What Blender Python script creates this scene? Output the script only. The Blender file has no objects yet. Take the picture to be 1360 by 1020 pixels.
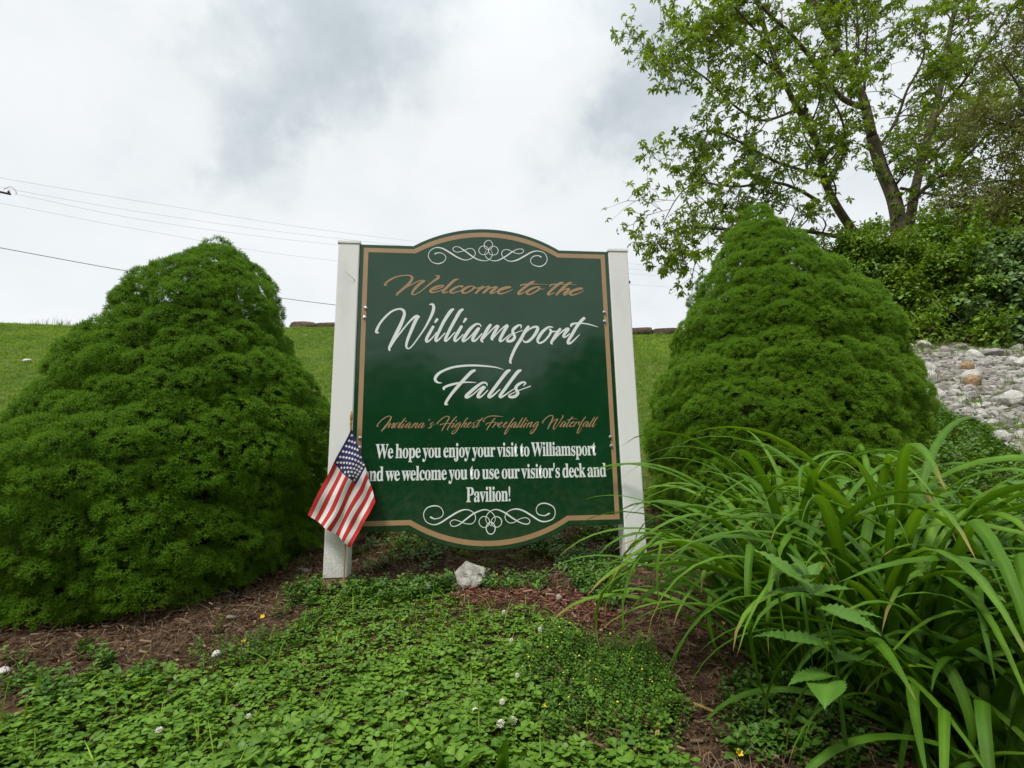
import bpy, math
import numpy as np
from mathutils import Vector, Matrix, Euler

# ------------------------------------------------------------------ camera, sky, sun, exposure
SC = bpy.context.scene
COL = SC.collection
PITCH, ROLL, FPX = 0.18951578, -0.01980969, 680.0
cp, sp = math.cos(PITCH), math.sin(PITCH)
cr, sr = math.cos(ROLL), math.sin(ROLL)
FW = np.array([0, cp, sp])
R0 = np.array([1.0, 0, 0]); U0 = np.array([0, -sp, cp])
RT = cr * R0 + sr * U0
UP = -sr * R0 + cr * U0
cam = bpy.data.cameras.new('camera')
camo = bpy.data.objects.new('camera', cam); COL.objects.link(camo)
cam.sensor_width = 36.0; cam.lens = 36.0 * FPX / 1360.0
cam.clip_start = 0.02; cam.clip_end = 2000
camo.matrix_world = Matrix(((RT[0], UP[0], -FW[0], 0), (RT[1], UP[1], -FW[1], 0), (RT[2], UP[2], -FW[2], 0), (0, 0, 0, 1)))
SC.camera = camo
SC.view_settings.view_transform = 'Standard'
SC.view_settings.look = 'None'
SC.view_settings.exposure = 1.05
SC.view_settings.gamma = 1.0
SC.view_settings.use_curve_mapping = False
SC.cycles.max_bounces = 6
SC.cycles.transparent_max_bounces = 4

def ray(px, py):
    """viewing direction through a point of the photograph, scaled so that y = 1"""
    d = FW + RT * (px - 680) / FPX - UP * (py - 510) / FPX
    return d / d[1]
def P(px, py, Y): return ray(px, py) * Y
def udir(px, py):
    d = ray(px, py); return d / np.linalg.norm(d)

SUN_EL, SUN_ROT = math.radians(58), math.radians(215)
world = bpy.data.worlds.new('World'); SC.world = world; world.use_nodes = True
wn, wl = world.node_tree.nodes, world.node_tree.links
wn.clear()
def N(nodes, t, **kw):
    n = nodes.new(t)
    for k, v in kw.items(): setattr(n, k, v)
    return n
sky = N(wn, 'ShaderNodeTexSky', sky_type='NISHITA', sun_disc=False, sun_elevation=SUN_EL, sun_rotation=SUN_ROT)
bg1 = N(wn, 'ShaderNodeBackground'); bg1.inputs['Strength'].default_value = 0.08
wl.new(sky.outputs[0], bg1.inputs['Color'])
tc = N(wn, 'ShaderNodeTexCoord')
sep = N(wn, 'ShaderNodeSeparateXYZ'); wl.new(tc.outputs['Generated'], sep.inputs[0])
def WM(op, a, b=None, c=None, clamp=False):
    n = N(wn, 'ShaderNodeMath', operation=op, use_clamp=clamp)
    for i, v in enumerate((a, b, c)):
        if v is None: continue
        if isinstance(v, (int, float)): n.inputs[i].default_value = v
        else: wl.new(v, n.inputs[i])
    return n.outputs[0]
zc = WM('ADD', WM('ABSOLUTE', sep.outputs[2]), 0.22)
cx_ = WM('DIVIDE', sep.outputs[0], zc); cy_ = WM('DIVIDE', sep.outputs[1], zc)
comb = N(wn, 'ShaderNodeCombineXYZ'); wl.new(cx_, comb.inputs[0]); wl.new(cy_, comb.inputs[1])
def wnoise(scale, det, rough, dist=0.0, off=0.0):
    mp = N(wn, 'ShaderNodeMapping'); mp.inputs['Location'].default_value = (off, off * .7, off * .3)
    wl.new(comb.outputs[0], mp.inputs[0])
    n = N(wn, 'ShaderNodeTexNoise'); n.inputs['Scale'].default_value = scale
    n.inputs['Detail'].default_value = det; n.inputs['Roughness'].default_value = rough; n.inputs['Distortion'].default_value = dist
    wl.new(mp.outputs[0], n.inputs['Vector']); return n.outputs[0]
n1 = wnoise(1.1, 7, .55, .3, 2.3); n2 = wnoise(2.7, 6, .6, .2, 7.1)
grey = WM('ADD', WM('MULTIPLY', WM('SUBTRACT', n1, .5), 1.6), WM('MULTIPLY', WM('SUBTRACT', n2, .5), 1.5))
wnz = N(wn, 'ShaderNodeTexNoise'); wnz.inputs['Scale'].default_value = 5.0; wnz.inputs['Detail'].default_value = 6; wnz.inputs['Roughness'].default_value = .6
wl.new(tc.outputs['Generated'], wnz.inputs['Vector'])
wsc = N(wn, 'ShaderNodeVectorMath', operation='MULTIPLY_ADD'); wl.new(wnz.outputs['Color'], wsc.inputs[0]); wsc.inputs[1].default_value = (.34, .34, .26); wsc.inputs[2].default_value = (-.17, -.17, -.13)
wad = N(wn, 'ShaderNodeVectorMath', operation='ADD'); wl.new(tc.outputs['Generated'], wad.inputs[0]); wl.new(wsc.outputs[0], wad.inputs[1])
wno = N(wn, 'ShaderNodeVectorMath', operation='NORMALIZE'); wl.new(wad.outputs[0], wno.inputs[0])
# heavier banks of cloud, each a soft patch of the sky round its own direction
for (px, py, rad, amt) in [(430, 130, 9, .34), (540, 15, 9, .30), (400, 70, 6, .14), (60, 90, 6, .22), (240, 180, 5, .30), (365, 240, 4.5, .32), (640, -30, 12, .12),
                           (800, 110, 7, .36), (300, 120, 5, .2), (470, 200, 5, -.25), (330, 20, 6, -.2), (770, 200, 5, .25), (880, 30, 8, .18), (20, 105, 6, .2), (860, 150, 5, .22),
                           (100, 15, 10, -.35), (640, 190, 12, -.30), (150, 330, 16, -.22), (700, 60, 7, -.25), (560, 270, 10, -.15),
                           (950, -350, 24, .25), (200, -400, 22, .2)]:
    d = udir(px, py)
    vm = N(wn, 'ShaderNodeVectorMath', operation='DOT_PRODUCT'); wl.new(wno.outputs[0], vm.inputs[0])
    vm.inputs[1].default_value = tuple(d)
    mr = N(wn, 'ShaderNodeMapRange', interpolation_type='SMOOTHERSTEP')
    wl.new(vm.outputs['Value'], mr.inputs[0])
    mr.inputs[1].default_value = math.cos(math.radians(rad * 1.6)); mr.inputs[2].default_value = 1.0
    mr.inputs[3].default_value = 0; mr.inputs[4].default_value = amt
    grey = WM('ADD', grey, mr.outputs[0])
lowf = N(wn, 'ShaderNodeMapRange'); wl.new(sep.outputs[2], lowf.inputs[0])
lowf.inputs[1].default_value = .25; lowf.inputs[2].default_value = .55; lowf.inputs[3].default_value = .5; lowf.inputs[4].default_value = 1.0
grey = WM('MULTIPLY', grey, lowf.outputs[0])
ramp = N(wn, 'ShaderNodeValToRGB')
wl.new(WM('ADD', WM('MULTIPLY', grey, .64), .28, clamp=True), ramp.inputs[0])
e = ramp.color_ramp.elements
e[0].position = 0.10; e[0].color = (.615, .632, .636, 1)
e[1].position = 1.0; e[1].color = (.335, .372, .395, 1)
for pos, c in ((.35, (.575, .60, .607)), (.55, (.50, .534, .548)), (.75, (.415, .455, .478))):
    q = e.new(pos); q.color = (*c, 1)
bg2 = N(wn, 'ShaderNodeBackground'); bg2.inputs['Strength'].default_value = 0.755
zen = N(wn, 'ShaderNodeMapRange', interpolation_type='SMOOTHSTEP'); wl.new(sep.outputs[2], zen.inputs[0])
zen.inputs[1].default_value = .62; zen.inputs[2].default_value = 1.0; zen.inputs[3].default_value = 1.0; zen.inputs[4].default_value = 1.45   # an overcast sky is brightest overhead
vs = N(wn, 'ShaderNodeVectorMath', operation='SCALE'); wl.new(ramp.outputs[0], vs.inputs[0]); wl.new(zen.outputs[0], vs.inputs['Scale'])
wl.new(vs.outputs[0], bg2.inputs['Color'])
mx = N(wn, 'ShaderNodeMixShader'); mx.inputs[0].default_value = .93
wl.new(bg1.outputs[0], mx.inputs[1]); wl.new(bg2.outputs[0], mx.inputs[2])
wo = N(wn, 'ShaderNodeOutputWorld'); wl.new(mx.outputs[0], wo.inputs[0])

sl = bpy.data.lights.new('sun', 'SUN'); sl.energy = 1.5; sl.angle = math.radians(14); sl.color = (1, .965, .90)
so = bpy.data.objects.new('sun', sl); COL.objects.link(so)
sd = Vector((math.sin(SUN_ROT) * math.cos(SUN_EL), math.cos(SUN_ROT) * math.cos(SUN_EL), math.sin(SUN_EL)))
so.rotation_euler = sd.to_track_quat('Z', 'Y').to_euler(); so.location = (0, -5, 30)

# ------------------------------------------------------------------ helpers
rng = np.random.RandomState(11)
def new_obj(name, verts, faces, mat=None, parent=None, smooth=False, mats=None, mat_idx=None, attrs=None):
    me = bpy.data.meshes.new(name)
    me.from_pydata([tuple(map(float, v)) for v in verts], [], [tuple(int(i) for i in f) for f in faces])
    for m in (mats or ([mat] if mat else [])): me.materials.append(m)
    if mat_idx is not None: me.polygons.foreach_set('material_index', list(mat_idx))
    if smooth: me.polygons.foreach_set('use_smooth', [True] * len(me.polygons))
    if attrs:
        for k, v in attrs.items():
            a = me.attributes.new(k, 'FLOAT', 'POINT'); a.data.foreach_set('value', np.asarray(v, dtype=np.float32))
    me.update()
    o = bpy.data.objects.new(name, me)
    o.parent = parent
    return o
def link(o): COL.objects.link(o); return o
def mesh_part(name, verts, faces, mat, parent=None, **kw): return link(new_obj(name, verts, faces, mat, parent, **kw))
def thing(name, label, cat, loc=(0, 0, 0), rotz=0.0, group=None):
    o = bpy.data.objects.new(name, None); COL.objects.link(o)
    o.empty_display_size = .1
    o.location = tuple(map(float, loc)); o.rotation_euler = (0, 0, rotz)
    o['label'] = label; o['category'] = cat
    if group: o['group'] = group
    return o
def tag(o, label=None, cat=None, group=None, kind=None):
    for k, v in (('label', label), ('category', cat), ('group', group), ('kind', kind)):
        if v: o[k] = v
    return o

class MB:
    """collects simple shapes into one mesh"""
    def __init__(s): s.v = []; s.f = []; s.m = []; s.t = []
    def add(s, v, f, m=0, t=None):
        b = len(s.v); s.v += [tuple(map(float, q)) for q in v]; s.f += [tuple(int(i) + b for i in q) for q in f]; s.m += [m] * len(f)
        s.t += list(t) if t is not None else [0.0] * len(v)
    def box(s, a, b, bev=0.0, m=0):
        (x0, y0, z0), (x1, y1, z1) = a, b
        if bev <= 0:
            v = [(x, y, z) for x in (x0, x1) for y in (y0, y1) for z in (z0, z1)]
            f = [(0, 1, 3, 2), (4, 6, 7, 5), (0, 4, 5, 1), (2, 3, 7, 6), (0, 2, 6, 4), (1, 5, 7, 3)]
            return s.add(v, f, m)
        c = bev   # chamfered vertical edges
        ring = [(x0 + c, y0), (x1 - c, y0), (x1, y0 + c), (x1, y1 - c), (x1 - c, y1), (x0 + c, y1), (x0, y1 - c), (x0, y0 + c)]
        v = [(x, y, z0) for x, y in ring] + [(x, y, z1) for x, y in ring]
        f = [tuple(range(7, -1, -1)), tuple(range(8, 16))] + [(i, (i + 1) % 8, (i + 1) % 8 + 8, i + 8) for i in range(8)]
        s.add(v, f, m)
    def tube(s, pts, rad, n=6, m=0, t=0.0, cap=True):
        pts = np.asarray(pts, float); k = len(pts)
        rad = np.broadcast_to(np.asarray(rad, float), (k,))
        tan = np.gradient(pts, axis=0); tan /= np.linalg.norm(tan, axis=1)[:, None] + 1e-9
        ref = np.array([0, 0, 1.0]) if abs(tan[0][2]) < .9 else np.array([1.0, 0, 0])
        v = []
        u = np.cross(tan[0], ref); u /= np.linalg.norm(u)
        for i in range(k):
            u = u - tan[i] * (u @ tan[i]); u /= np.linalg.norm(u) + 1e-9
            w = np.cross(tan[i], u)
            for j in range(n):
                a = 2 * math.pi * j / n
                v.append(pts[i] + rad[i] * (math.cos(a) * u + math.sin(a) * w))
        f = [(i * n + j, i * n + (j + 1) % n, (i + 1) * n + (j + 1) % n, (i + 1) * n + j) for i in range(k - 1) for j in range(n)]
        if cap: f += [tuple(range(n - 1, -1, -1)), tuple((k - 1) * n + j for j in range(n))]
        s.add(v, f, m, [t] * len(v))
    def obj(s, name, mats, parent=None, smooth=False, attr=None):
        if not isinstance(mats, (list, tuple)): mats = [mats]
        return link(new_obj(name, s.v, s.f, None, parent, smooth, mats, s.m, {attr: s.t} if attr else None))

def crom(pts, n=6):
    """Catmull-Rom through the points"""
    p = np.asarray(pts, float)
    if len(p) < 3:
        return np.array([p[0] + (p[-1] - p[0]) * t for t in np.linspace(0, 1, n + 1)])
    q = np.vstack([2 * p[0] - p[1], p, 2 * p[-1] - p[-2]])
    out = []
    for i in range(1, len(q) - 2):
        for t in np.linspace(0, 1, n, endpoint=False):
            a, b, c, d = q[i - 1], q[i], q[i + 1], q[i + 2]
            out.append(.5 * ((2 * b) + (c - a) * t + (2 * a - 5 * b + 4 * c - d) * t * t + (3 * b - a - 3 * c + d) * t ** 3))
    out.append(p[-1]); return np.array(out)

def snoise(p, seed=0):
    """smooth noise, about -1..1, of an (n,3) array"""
    p = np.asarray(p, float); r = np.random.RandomState(seed); o = np.zeros(len(p)); s = 0
    for k in range(4):
        a = 1 / (1.55 ** k)
        for _ in range(3):
            w = r.normal(size=3) * (1.9 ** k); ph = r.uniform(0, 6.28)
            o += a * np.sin(p @ w + ph); s += a * .6
    return o / s

def in_poly(x, y, poly):
    x = np.asarray(x); y = np.asarray(y); c = np.zeros(x.shape, bool); n = len(poly); j = n - 1
    for i in range(n):
        xi, yi = poly[i][:2]; xj, yj = poly[j][:2]
        k = ((yi > y) != (yj > y)) & (x < (xj - xi) * (y - yi) / (yj - yi + 1e-12) + xi)
        c ^= k; j = i
    return c

# --- materials
def mat_new(name):
    m = bpy.data.materials.new(name); m.use_nodes = True
    nt = m.node_tree; b = nt.nodes['Principled BSDF']; return m, nt, b
def rgba(c): return (*c, 1.0)
def noise_mat(name, stops, scale=8, detail=6, rough=.8, bump=.3, bscale=40, coords='Object', spec=.3, dist=0.0, bdist=.01, stretch=None, metallic=0.0):
    m, nt, b = mat_new(name); n, l = nt.nodes, nt.links
    tcn = n.new('ShaderNodeTexCoord'); src = tcn.outputs[coords]
    if stretch:
        mp = n.new('ShaderNodeMapping'); mp.inputs['Scale'].default_value = stretch; l.new(src, mp.inputs[0]); src = mp.outputs[0]
    no = n.new('ShaderNodeTexNoise'); no.inputs['Scale'].default_value = scale; no.inputs['Detail'].default_value = detail
    no.inputs['Roughness'].default_value = .62; no.inputs['Distortion'].default_value = dist
    l.new(src, no.inputs['Vector'])
    rp = n.new('ShaderNodeValToRGB'); l.new(no.outputs[0], rp.inputs[0])
    els = rp.color_ramp.elements
    els[0].position, els[0].color = stops[0][0], rgba(stops[0][1]); els[1].position, els[1].color = stops[-1][0], rgba(stops[-1][1])
    for p_, c_ in stops[1:-1]: q_ = els.new(p_); q_.color = rgba(c_)
    l.new(rp.outputs[0], b.inputs['Base Color'])
    b.inputs['Roughness'].default_value = rough; b.inputs['Specular IOR Level'].default_value = spec; b.inputs['Metallic'].default_value = metallic
    if bump:
        n3 = n.new('ShaderNodeTexNoise'); n3.inputs['Scale'].default_value = bscale; n3.inputs['Detail'].default_value = 5; l.new(src, n3.inputs['Vector'])
        bp = n.new('ShaderNodeBump'); bp.inputs['Strength'].default_value = bump; bp.inputs['Distance'].default_value = bdist
        l.new(n3.outputs[0], bp.inputs['Height']); l.new(bp.outputs[0], b.inputs['Normal'])
    return m
def leaf_mat(name, dark, light, rough=.5, trans=.25, attr='tint', rand=.5, spec=.35, third=None, patch=0.0, patch_scale=1.2, tcol=None):
    """leaf: colour runs from dark to light with the 'tint' attribute of the blade and a random value of the instance"""
    m, nt, b = mat_new(name); n, l = nt.nodes, nt.links
    oi = n.new('ShaderNodeObjectInfo'); at = n.new('ShaderNodeAttribute'); at.attribute_name = attr
    a1 = n.new('ShaderNodeMath'); a1.operation = 'MULTIPLY'; a1.inputs[1].default_value = rand; l.new(oi.outputs['Random'], a1.inputs[0])
    a2 = n.new('ShaderNodeMath'); a2.operation = 'MULTIPLY_ADD'; a2.inputs[1].default_value = 1 - rand
    l.new(at.outputs['Fac'], a2.inputs[0]); l.new(a1.outputs[0], a2.inputs[2])
    fac = a2.outputs[0]
    if patch:
        ge = n.new('ShaderNodeNewGeometry'); pn = n.new('ShaderNodeTexNoise'); pn.inputs['Scale'].default_value = patch_scale; pn.inputs['Detail'].default_value = 3
        l.new(ge.outputs['Position'], pn.inputs['Vector'])
        pa = n.new('ShaderNodeMath'); pa.operation = 'SUBTRACT'; pa.inputs[1].default_value = .5; l.new(pn.outputs[0], pa.inputs[0])
        pb = n.new('ShaderNodeMath'); pb.operation = 'MULTIPLY_ADD'; pb.inputs[1].default_value = patch; l.new(pa.outputs[0], pb.inputs[0]); l.new(fac, pb.inputs[2])
        fac = pb.outputs[0]
    rp = n.new('ShaderNodeValToRGB'); l.new(fac, rp.inputs[0])
    els = rp.color_ramp.elements; els[0].color = rgba(dark); els[1].color = rgba(light)
    if third: q_ = els.new(third[0]); q_.color = rgba(third[1])
    l.new(rp.outputs[0], b.inputs['Base Color'])
    b.inputs['Roughness'].default_value = rough; b.inputs['Specular IOR Level'].default_value = spec
    if trans:
        tr = n.new('ShaderNodeBsdfTranslucent'); hs = n.new('ShaderNodeMixRGB'); hs.blend_type = 'MULTIPLY'; hs.inputs[0].default_value = 1
        hs.inputs[2].default_value = rgba(tcol or (1.5, 1.35, .55)); l.new(rp.outputs[0], hs.inputs[1]); l.new(hs.outputs[0], tr.inputs[0])
        mxs = n.new('ShaderNodeMixShader'); mxs.inputs[0].default_value = trans
        l.new(b.outputs[0], mxs.inputs[1]); l.new(tr.outputs[0], mxs.inputs[2]); l.new(mxs.outputs[0], n['Material Output'].inputs[0])
    return m
def plain(name, col, rough=.5, spec=.5, metallic=0.0):
    return noise_mat(name, [(.3, tuple(c * .9 for c in col)), (.7, tuple(min(1, c * 1.06) for c in col))], scale=14, rough=rough, bump=.05, bscale=60, spec=spec, metallic=metallic)

M = {}
M['post_white'] = noise_mat('white_vinyl', [(.22, (.60, .62, .585)), (.42, (.76, .77, .745)), (.8, (.82, .83, .81))], scale=3.5, detail=8, rough=.42, bump=.04, bscale=90, spec=.45, stretch=(1, 1, .35))
M['post_wood'] = noise_mat('weathered_wood', [(.3, (.16, .105, .06)), (.7, (.30, .21, .12))], scale=12, rough=.85, bump=.5, bscale=60, stretch=(1, 1, .12), dist=.6)
M['sign_green'] = None
M['gold'] = noise_mat('gold_paint', [(.3, (.35, .225, .115)), (.7, (.41, .265, .14))], scale=9, rough=.32, bump=.02, spec=.5)
M['letter_white'] = noise_mat('white_lettering', [(.3, (.70, .76, .72)), (.7, (.78, .83, .80))], scale=12, rough=.35, bump=0, spec=.5)
M['steel'] = plain('bolt_steel', (.55, .55, .54), rough=.28, spec=.5, metallic=.9)
M['soil'] = None

# ------------------------------------------------------------------ terrain
_ty = np.linspace(-40, 160, 4001)
_tz = np.interp(_ty, [-40, -6, -2, 0, 1.2, 2.15, 2.9, 3.5, 9.3, 10.0, 12, 22, 60, 160], [-2.2, -1.7, -1.35, -.84, -.60, -.405, -.25, .04, 2.78, 2.92, 3.05, 3.3, 3.4, 3.4])
_k = np.exp(-.5 * (np.arange(-16, 17) / 5.0) ** 2); _k /= _k.sum()
_tz = np.convolve(np.pad(_tz, 16, mode='edge'), _k, mode='valid')
def H(x, y):
    x = np.asarray(x, float); y = np.asarray(y, float)
    h = np.interp(y, _ty, _tz)
    t = np.clip((y - 3.2) / 6.5, 0, 1); t = t * t * (3 - 2 * t)
    h = h - .038 * np.clip(x, -25, 25) * t
    near = np.exp(-(y / 9.0) ** 2)
    h = h + near * (.012 * np.sin(x * 5.1 + 1.3) * np.sin(y * 4.3 + .4) + .008 * np.sin(x * 11.3 + y * 7.7) + .006 * np.sin(x * 19.0 - y * 13.0 + 2))
    h = h + .05 * np.sin(x * .8 + 1) * np.sin(y * 1.1) * np.clip((y - 3) / 4, 0, 1)
    return h
def G(px, py):
    d = ray(px, py); y = .3
    while y < 60:
        if d[2] * y < H(d[0] * y, y): break
        y += .02 if y < 4 else .05
    return np.array([d[0] * y, y, float(H(d[0] * y, y))])
def gpoly(pts): return [tuple(G(*p)[:2]) for p in pts]

def soil_material():
    m, nt, b = mat_new('ground_soil_and_turf'); n, l = nt.nodes, nt.links
    tcn = n.new('ShaderNodeTexCoord')
    def noise(s, d=6, r=.6):
        q = n.new('ShaderNodeTexNoise'); q.inputs['Scale'].default_value = s; q.inputs['Detail'].default_value = d; q.inputs['Roughness'].default_value = r
        l.new(tcn.outputs['Object'], q.inputs['Vector']); return q.outputs[0]
    def ramp(f, st):
        r = n.new('ShaderNodeValToRGB'); l.new(f, r.inputs[0]); e = r.color_ramp.elements
        e[0].position, e[0].color = st[0][0], rgba(st[0][1]); e[1].position, e[1].color = st[-1][0], rgba(st[-1][1])
        for p_, c_ in st[1:-1]: k = e.new(p_); k.color = rgba(c_)
        return r.outputs[0]
    soil = ramp(noise(38, 8, .7), [(.3, (.028, .018, .011)), (.48, (.080, .048, .028)), (.62, (.15, .092, .056)), (.75, (.26, .18, .12))])
    turf = ramp(noise(3.5, 8, .65), [(.3, (.055, .090, .016)), (.5, (.085, .135, .022)), (.7, (.13, .15, .04))])
    at = n.new('ShaderNodeAttribute'); at.attribute_name = 'turf'
    mxr = n.new('ShaderNodeMixRGB'); l.new(at.outputs['Fac'], mxr.inputs[0]); l.new(soil, mxr.inputs[1]); l.new(turf, mxr.inputs[2])
    l.new(mxr.outputs[0], b.inputs['Base Color']); b.inputs['Roughness'].default_value = .95; b.inputs['Specular IOR Level'].default_value = .1
    bp = n.new('ShaderNodeBump'); bp.inputs['Strength'].default_value = .8; bp.inputs['Distance'].default_value = .02
    l.new(noise(70, 6, .7), bp.inputs['Height']); l.new(bp.outputs[0], b.inputs['Normal'])
    return m
M['soil'] = soil_material()
def axis(segs):
    o = []
    for a, b, st in segs: o += list(np.arange(a, b, st))
    return np.array(o + [segs[-1][1]])
gx = axis([(-160, -30, 10), (-30, -8, 1.2), (-8, -2.6, .2), (-2.6, 3, .04), (3, 9, .15), (9, 30, 1.2), (30, 160, 10)])
gy = axis([(-40, -4, 3), (-4, .4, .3), (.4, 3.6, .04), (3.6, 11, .15), (11, 30, 1.2), (30, 160, 10)])
XX, YY = np.meshgrid(gx, gy)
ZZ = H(XX, YY)
nearm = (XX > -2.6) & (XX < 3) & (YY > .4) & (YY < 3.6)
pp = np.stack([XX, YY, ZZ * 0], -1).reshape(-1, 3)
ZZ = ZZ + (snoise(pp * 14, 3).reshape(XX.shape) * .009) * nearm
nx, ny = len(gx), len(gy)
gv = np.stack([XX, YY, ZZ], -1).reshape(-1, 3)
gf = [(j * nx + i, j * nx + i + 1, (j + 1) * nx + i + 1, (j + 1) * nx + i) for j in range(ny - 1) for i in range(nx - 1)]
turf = np.clip((YY - 3.0) / .5 + snoise(pp * 2.0, 5).reshape(XX.shape) * .6, 0, 1).reshape(-1)
ground = mesh_part('ground', gv, gf, M['soil'], smooth=True, attrs={'turf': turf}); ground['kind'] = 'structure'

# ------------------------------------------------------------------ the sign
SX, SY, SZ = -0.10022861, 2.18021164, -0.16281224
SYAW = 0.11107279
BASE = .24                                     # gold border's lower line stands 24 cm above the sign's foot
sign = thing('welcome_sign', 'dark green welcome sign with gold border and script lettering between two white posts', 'sign', (SX, SY, SZ - BASE), SYAW)
def SL(s_cm, n_m, t_cm):                       # sign coordinates to the sign's own space
    return (s_cm / 100.0, n_m, t_cm / 100.0 + BASE)
def sign_world(s_cm, n_m, t_cm):
    c, s = math.cos(SYAW), math.sin(SYAW); x = s_cm / 100.0
    return np.array([SX + c * x - s * n_m, SY + s * x + c * n_m, SZ + t_cm / 100.0])

def green_material():
    m, nt, b = mat_new('glossy_green_board'); n, l = nt.nodes, nt.links
    tcn = n.new('ShaderNodeTexCoord')
    no = n.new('ShaderNodeTexNoise'); no.inputs['Scale'].default_value = 5; no.inputs['Detail'].default_value = 8; l.new(tcn.outputs['Object'], no.inputs['Vector'])
    rp = n.new('ShaderNodeValToRGB'); l.new(no.outputs[0], rp.inputs[0]); e = rp.color_ramp.elements
    e[0].position, e[0].color = .3, (.0040, .040, .0120, 1); e[1].position, e[1].color = .75, (.0075, .056, .020, 1)
    l.new(rp.outputs[0], b.inputs['Base Color'])
    n2_ = n.new('ShaderNodeTexNoise'); n2_.inputs['Scale'].default_value = 22; n2_.inputs['Detail'].default_value = 8; l.new(tcn.outputs['Object'], n2_.inputs['Vector'])
    mr = n.new('ShaderNodeMapRange'); l.new(n2_.outputs[0], mr.inputs[0]); mr.inputs[3].default_value = .07; mr.inputs[4].default_value = .20
    l.new(mr.outputs[0], b.inputs['Roughness']); b.inputs['Specular IOR Level'].default_value = .62
    n3 = n.new('ShaderNodeTexNoise'); n3.inputs['Scale'].default_value = 2.5; n3.inputs['Detail'].default_value = 3; l.new(tcn.outputs['Object'], n3.inputs['Vector'])
    bp = n.new('ShaderNodeBump'); bp.inputs['Strength'].default_value = .25; bp.inputs['Distance'].default_value = .02
    l.new(n3.outputs[0], bp.inputs['Height']); l.new(bp.outputs[0], b.inputs['Normal'])
    return m
M['sign_green'] = green_material()

def outline(hw, top, apex, bot, bapex, ahw, n=28):
    """board outline in cm, counter-clockwise from lower left, with an arch above and below"""
    def arc(x0, x1, y0, ya):
        h = ya - y0; w = abs(x1 - x0) / 2; rr = (w * w + h * h) / (2 * abs(h)); sg = 1 if h > 0 else -1
        cyy = ya - sg * rr; cxx = (x0 + x1) / 2
        a0 = math.asin(w / rr); s_ = 1 if x1 > x0 else -1
        return [(cxx + s_ * rr * math.sin(a), cyy + sg * rr * math.cos(a)) for a in np.linspace(-a0, a0, n)]
    return [(-hw, bot)] + arc(-ahw, ahw, bot, bapex) + [(hw, bot), (hw, top)] + arc(ahw, -ahw, top, apex) + [(-hw, top)]
ol = outline(56.6, 121.8, 131.2, -2.25, -11.1, 33.3)
k = len(ol)
front, back, bev = .004, .024, .0025
v = [SL(a, front + bev, b_) for a, b_ in ol]
cxm, cym = 0, 60
inn = [(a * (1 - .0035), cym + (b_ - cym) * (1 - .0035)) for a, b_ in ol]
v = [SL(a, front, b_) for a, b_ in inn] + [SL(a, front + bev, b_) for a, b_ in ol] + [SL(a, back, b_) for a, b_ in ol]
f = [tuple(range(k))] + [(i, k + i, k + (i + 1) % k, (i + 1) % k)[::-1] for i in range(k)] + [(k + i, 2 * k + i, 2 * k + (i + 1) % k, k + (i + 1) % k)[::-1] for i in range(k)] + [tuple(range(3 * k - 1, 2 * k - 1, -1))]
board = mesh_part('board', v, f, M['sign_green'], sign)
o1 = outline(55.0, 120.15, 129.35, 0.0, -9.25, 33.0); o2 = outline(53.0, 118.1, 127.1, 2.0, -7.15, 32.4)
o1 = [(a, b_) for a, b_ in o1]; n_ = len(o1)
v = [SL(a, front - .0004, b_) for a, b_ in o1] + [SL(a, front - .0004, b_) for a, b_ in o2]
f = [(i, (i + 1) % n_, n_ + (i + 1) % n_, n_ + i) for i in range(n_)]
mesh_part('gold_border', v, f, M['gold'], sign)

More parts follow.
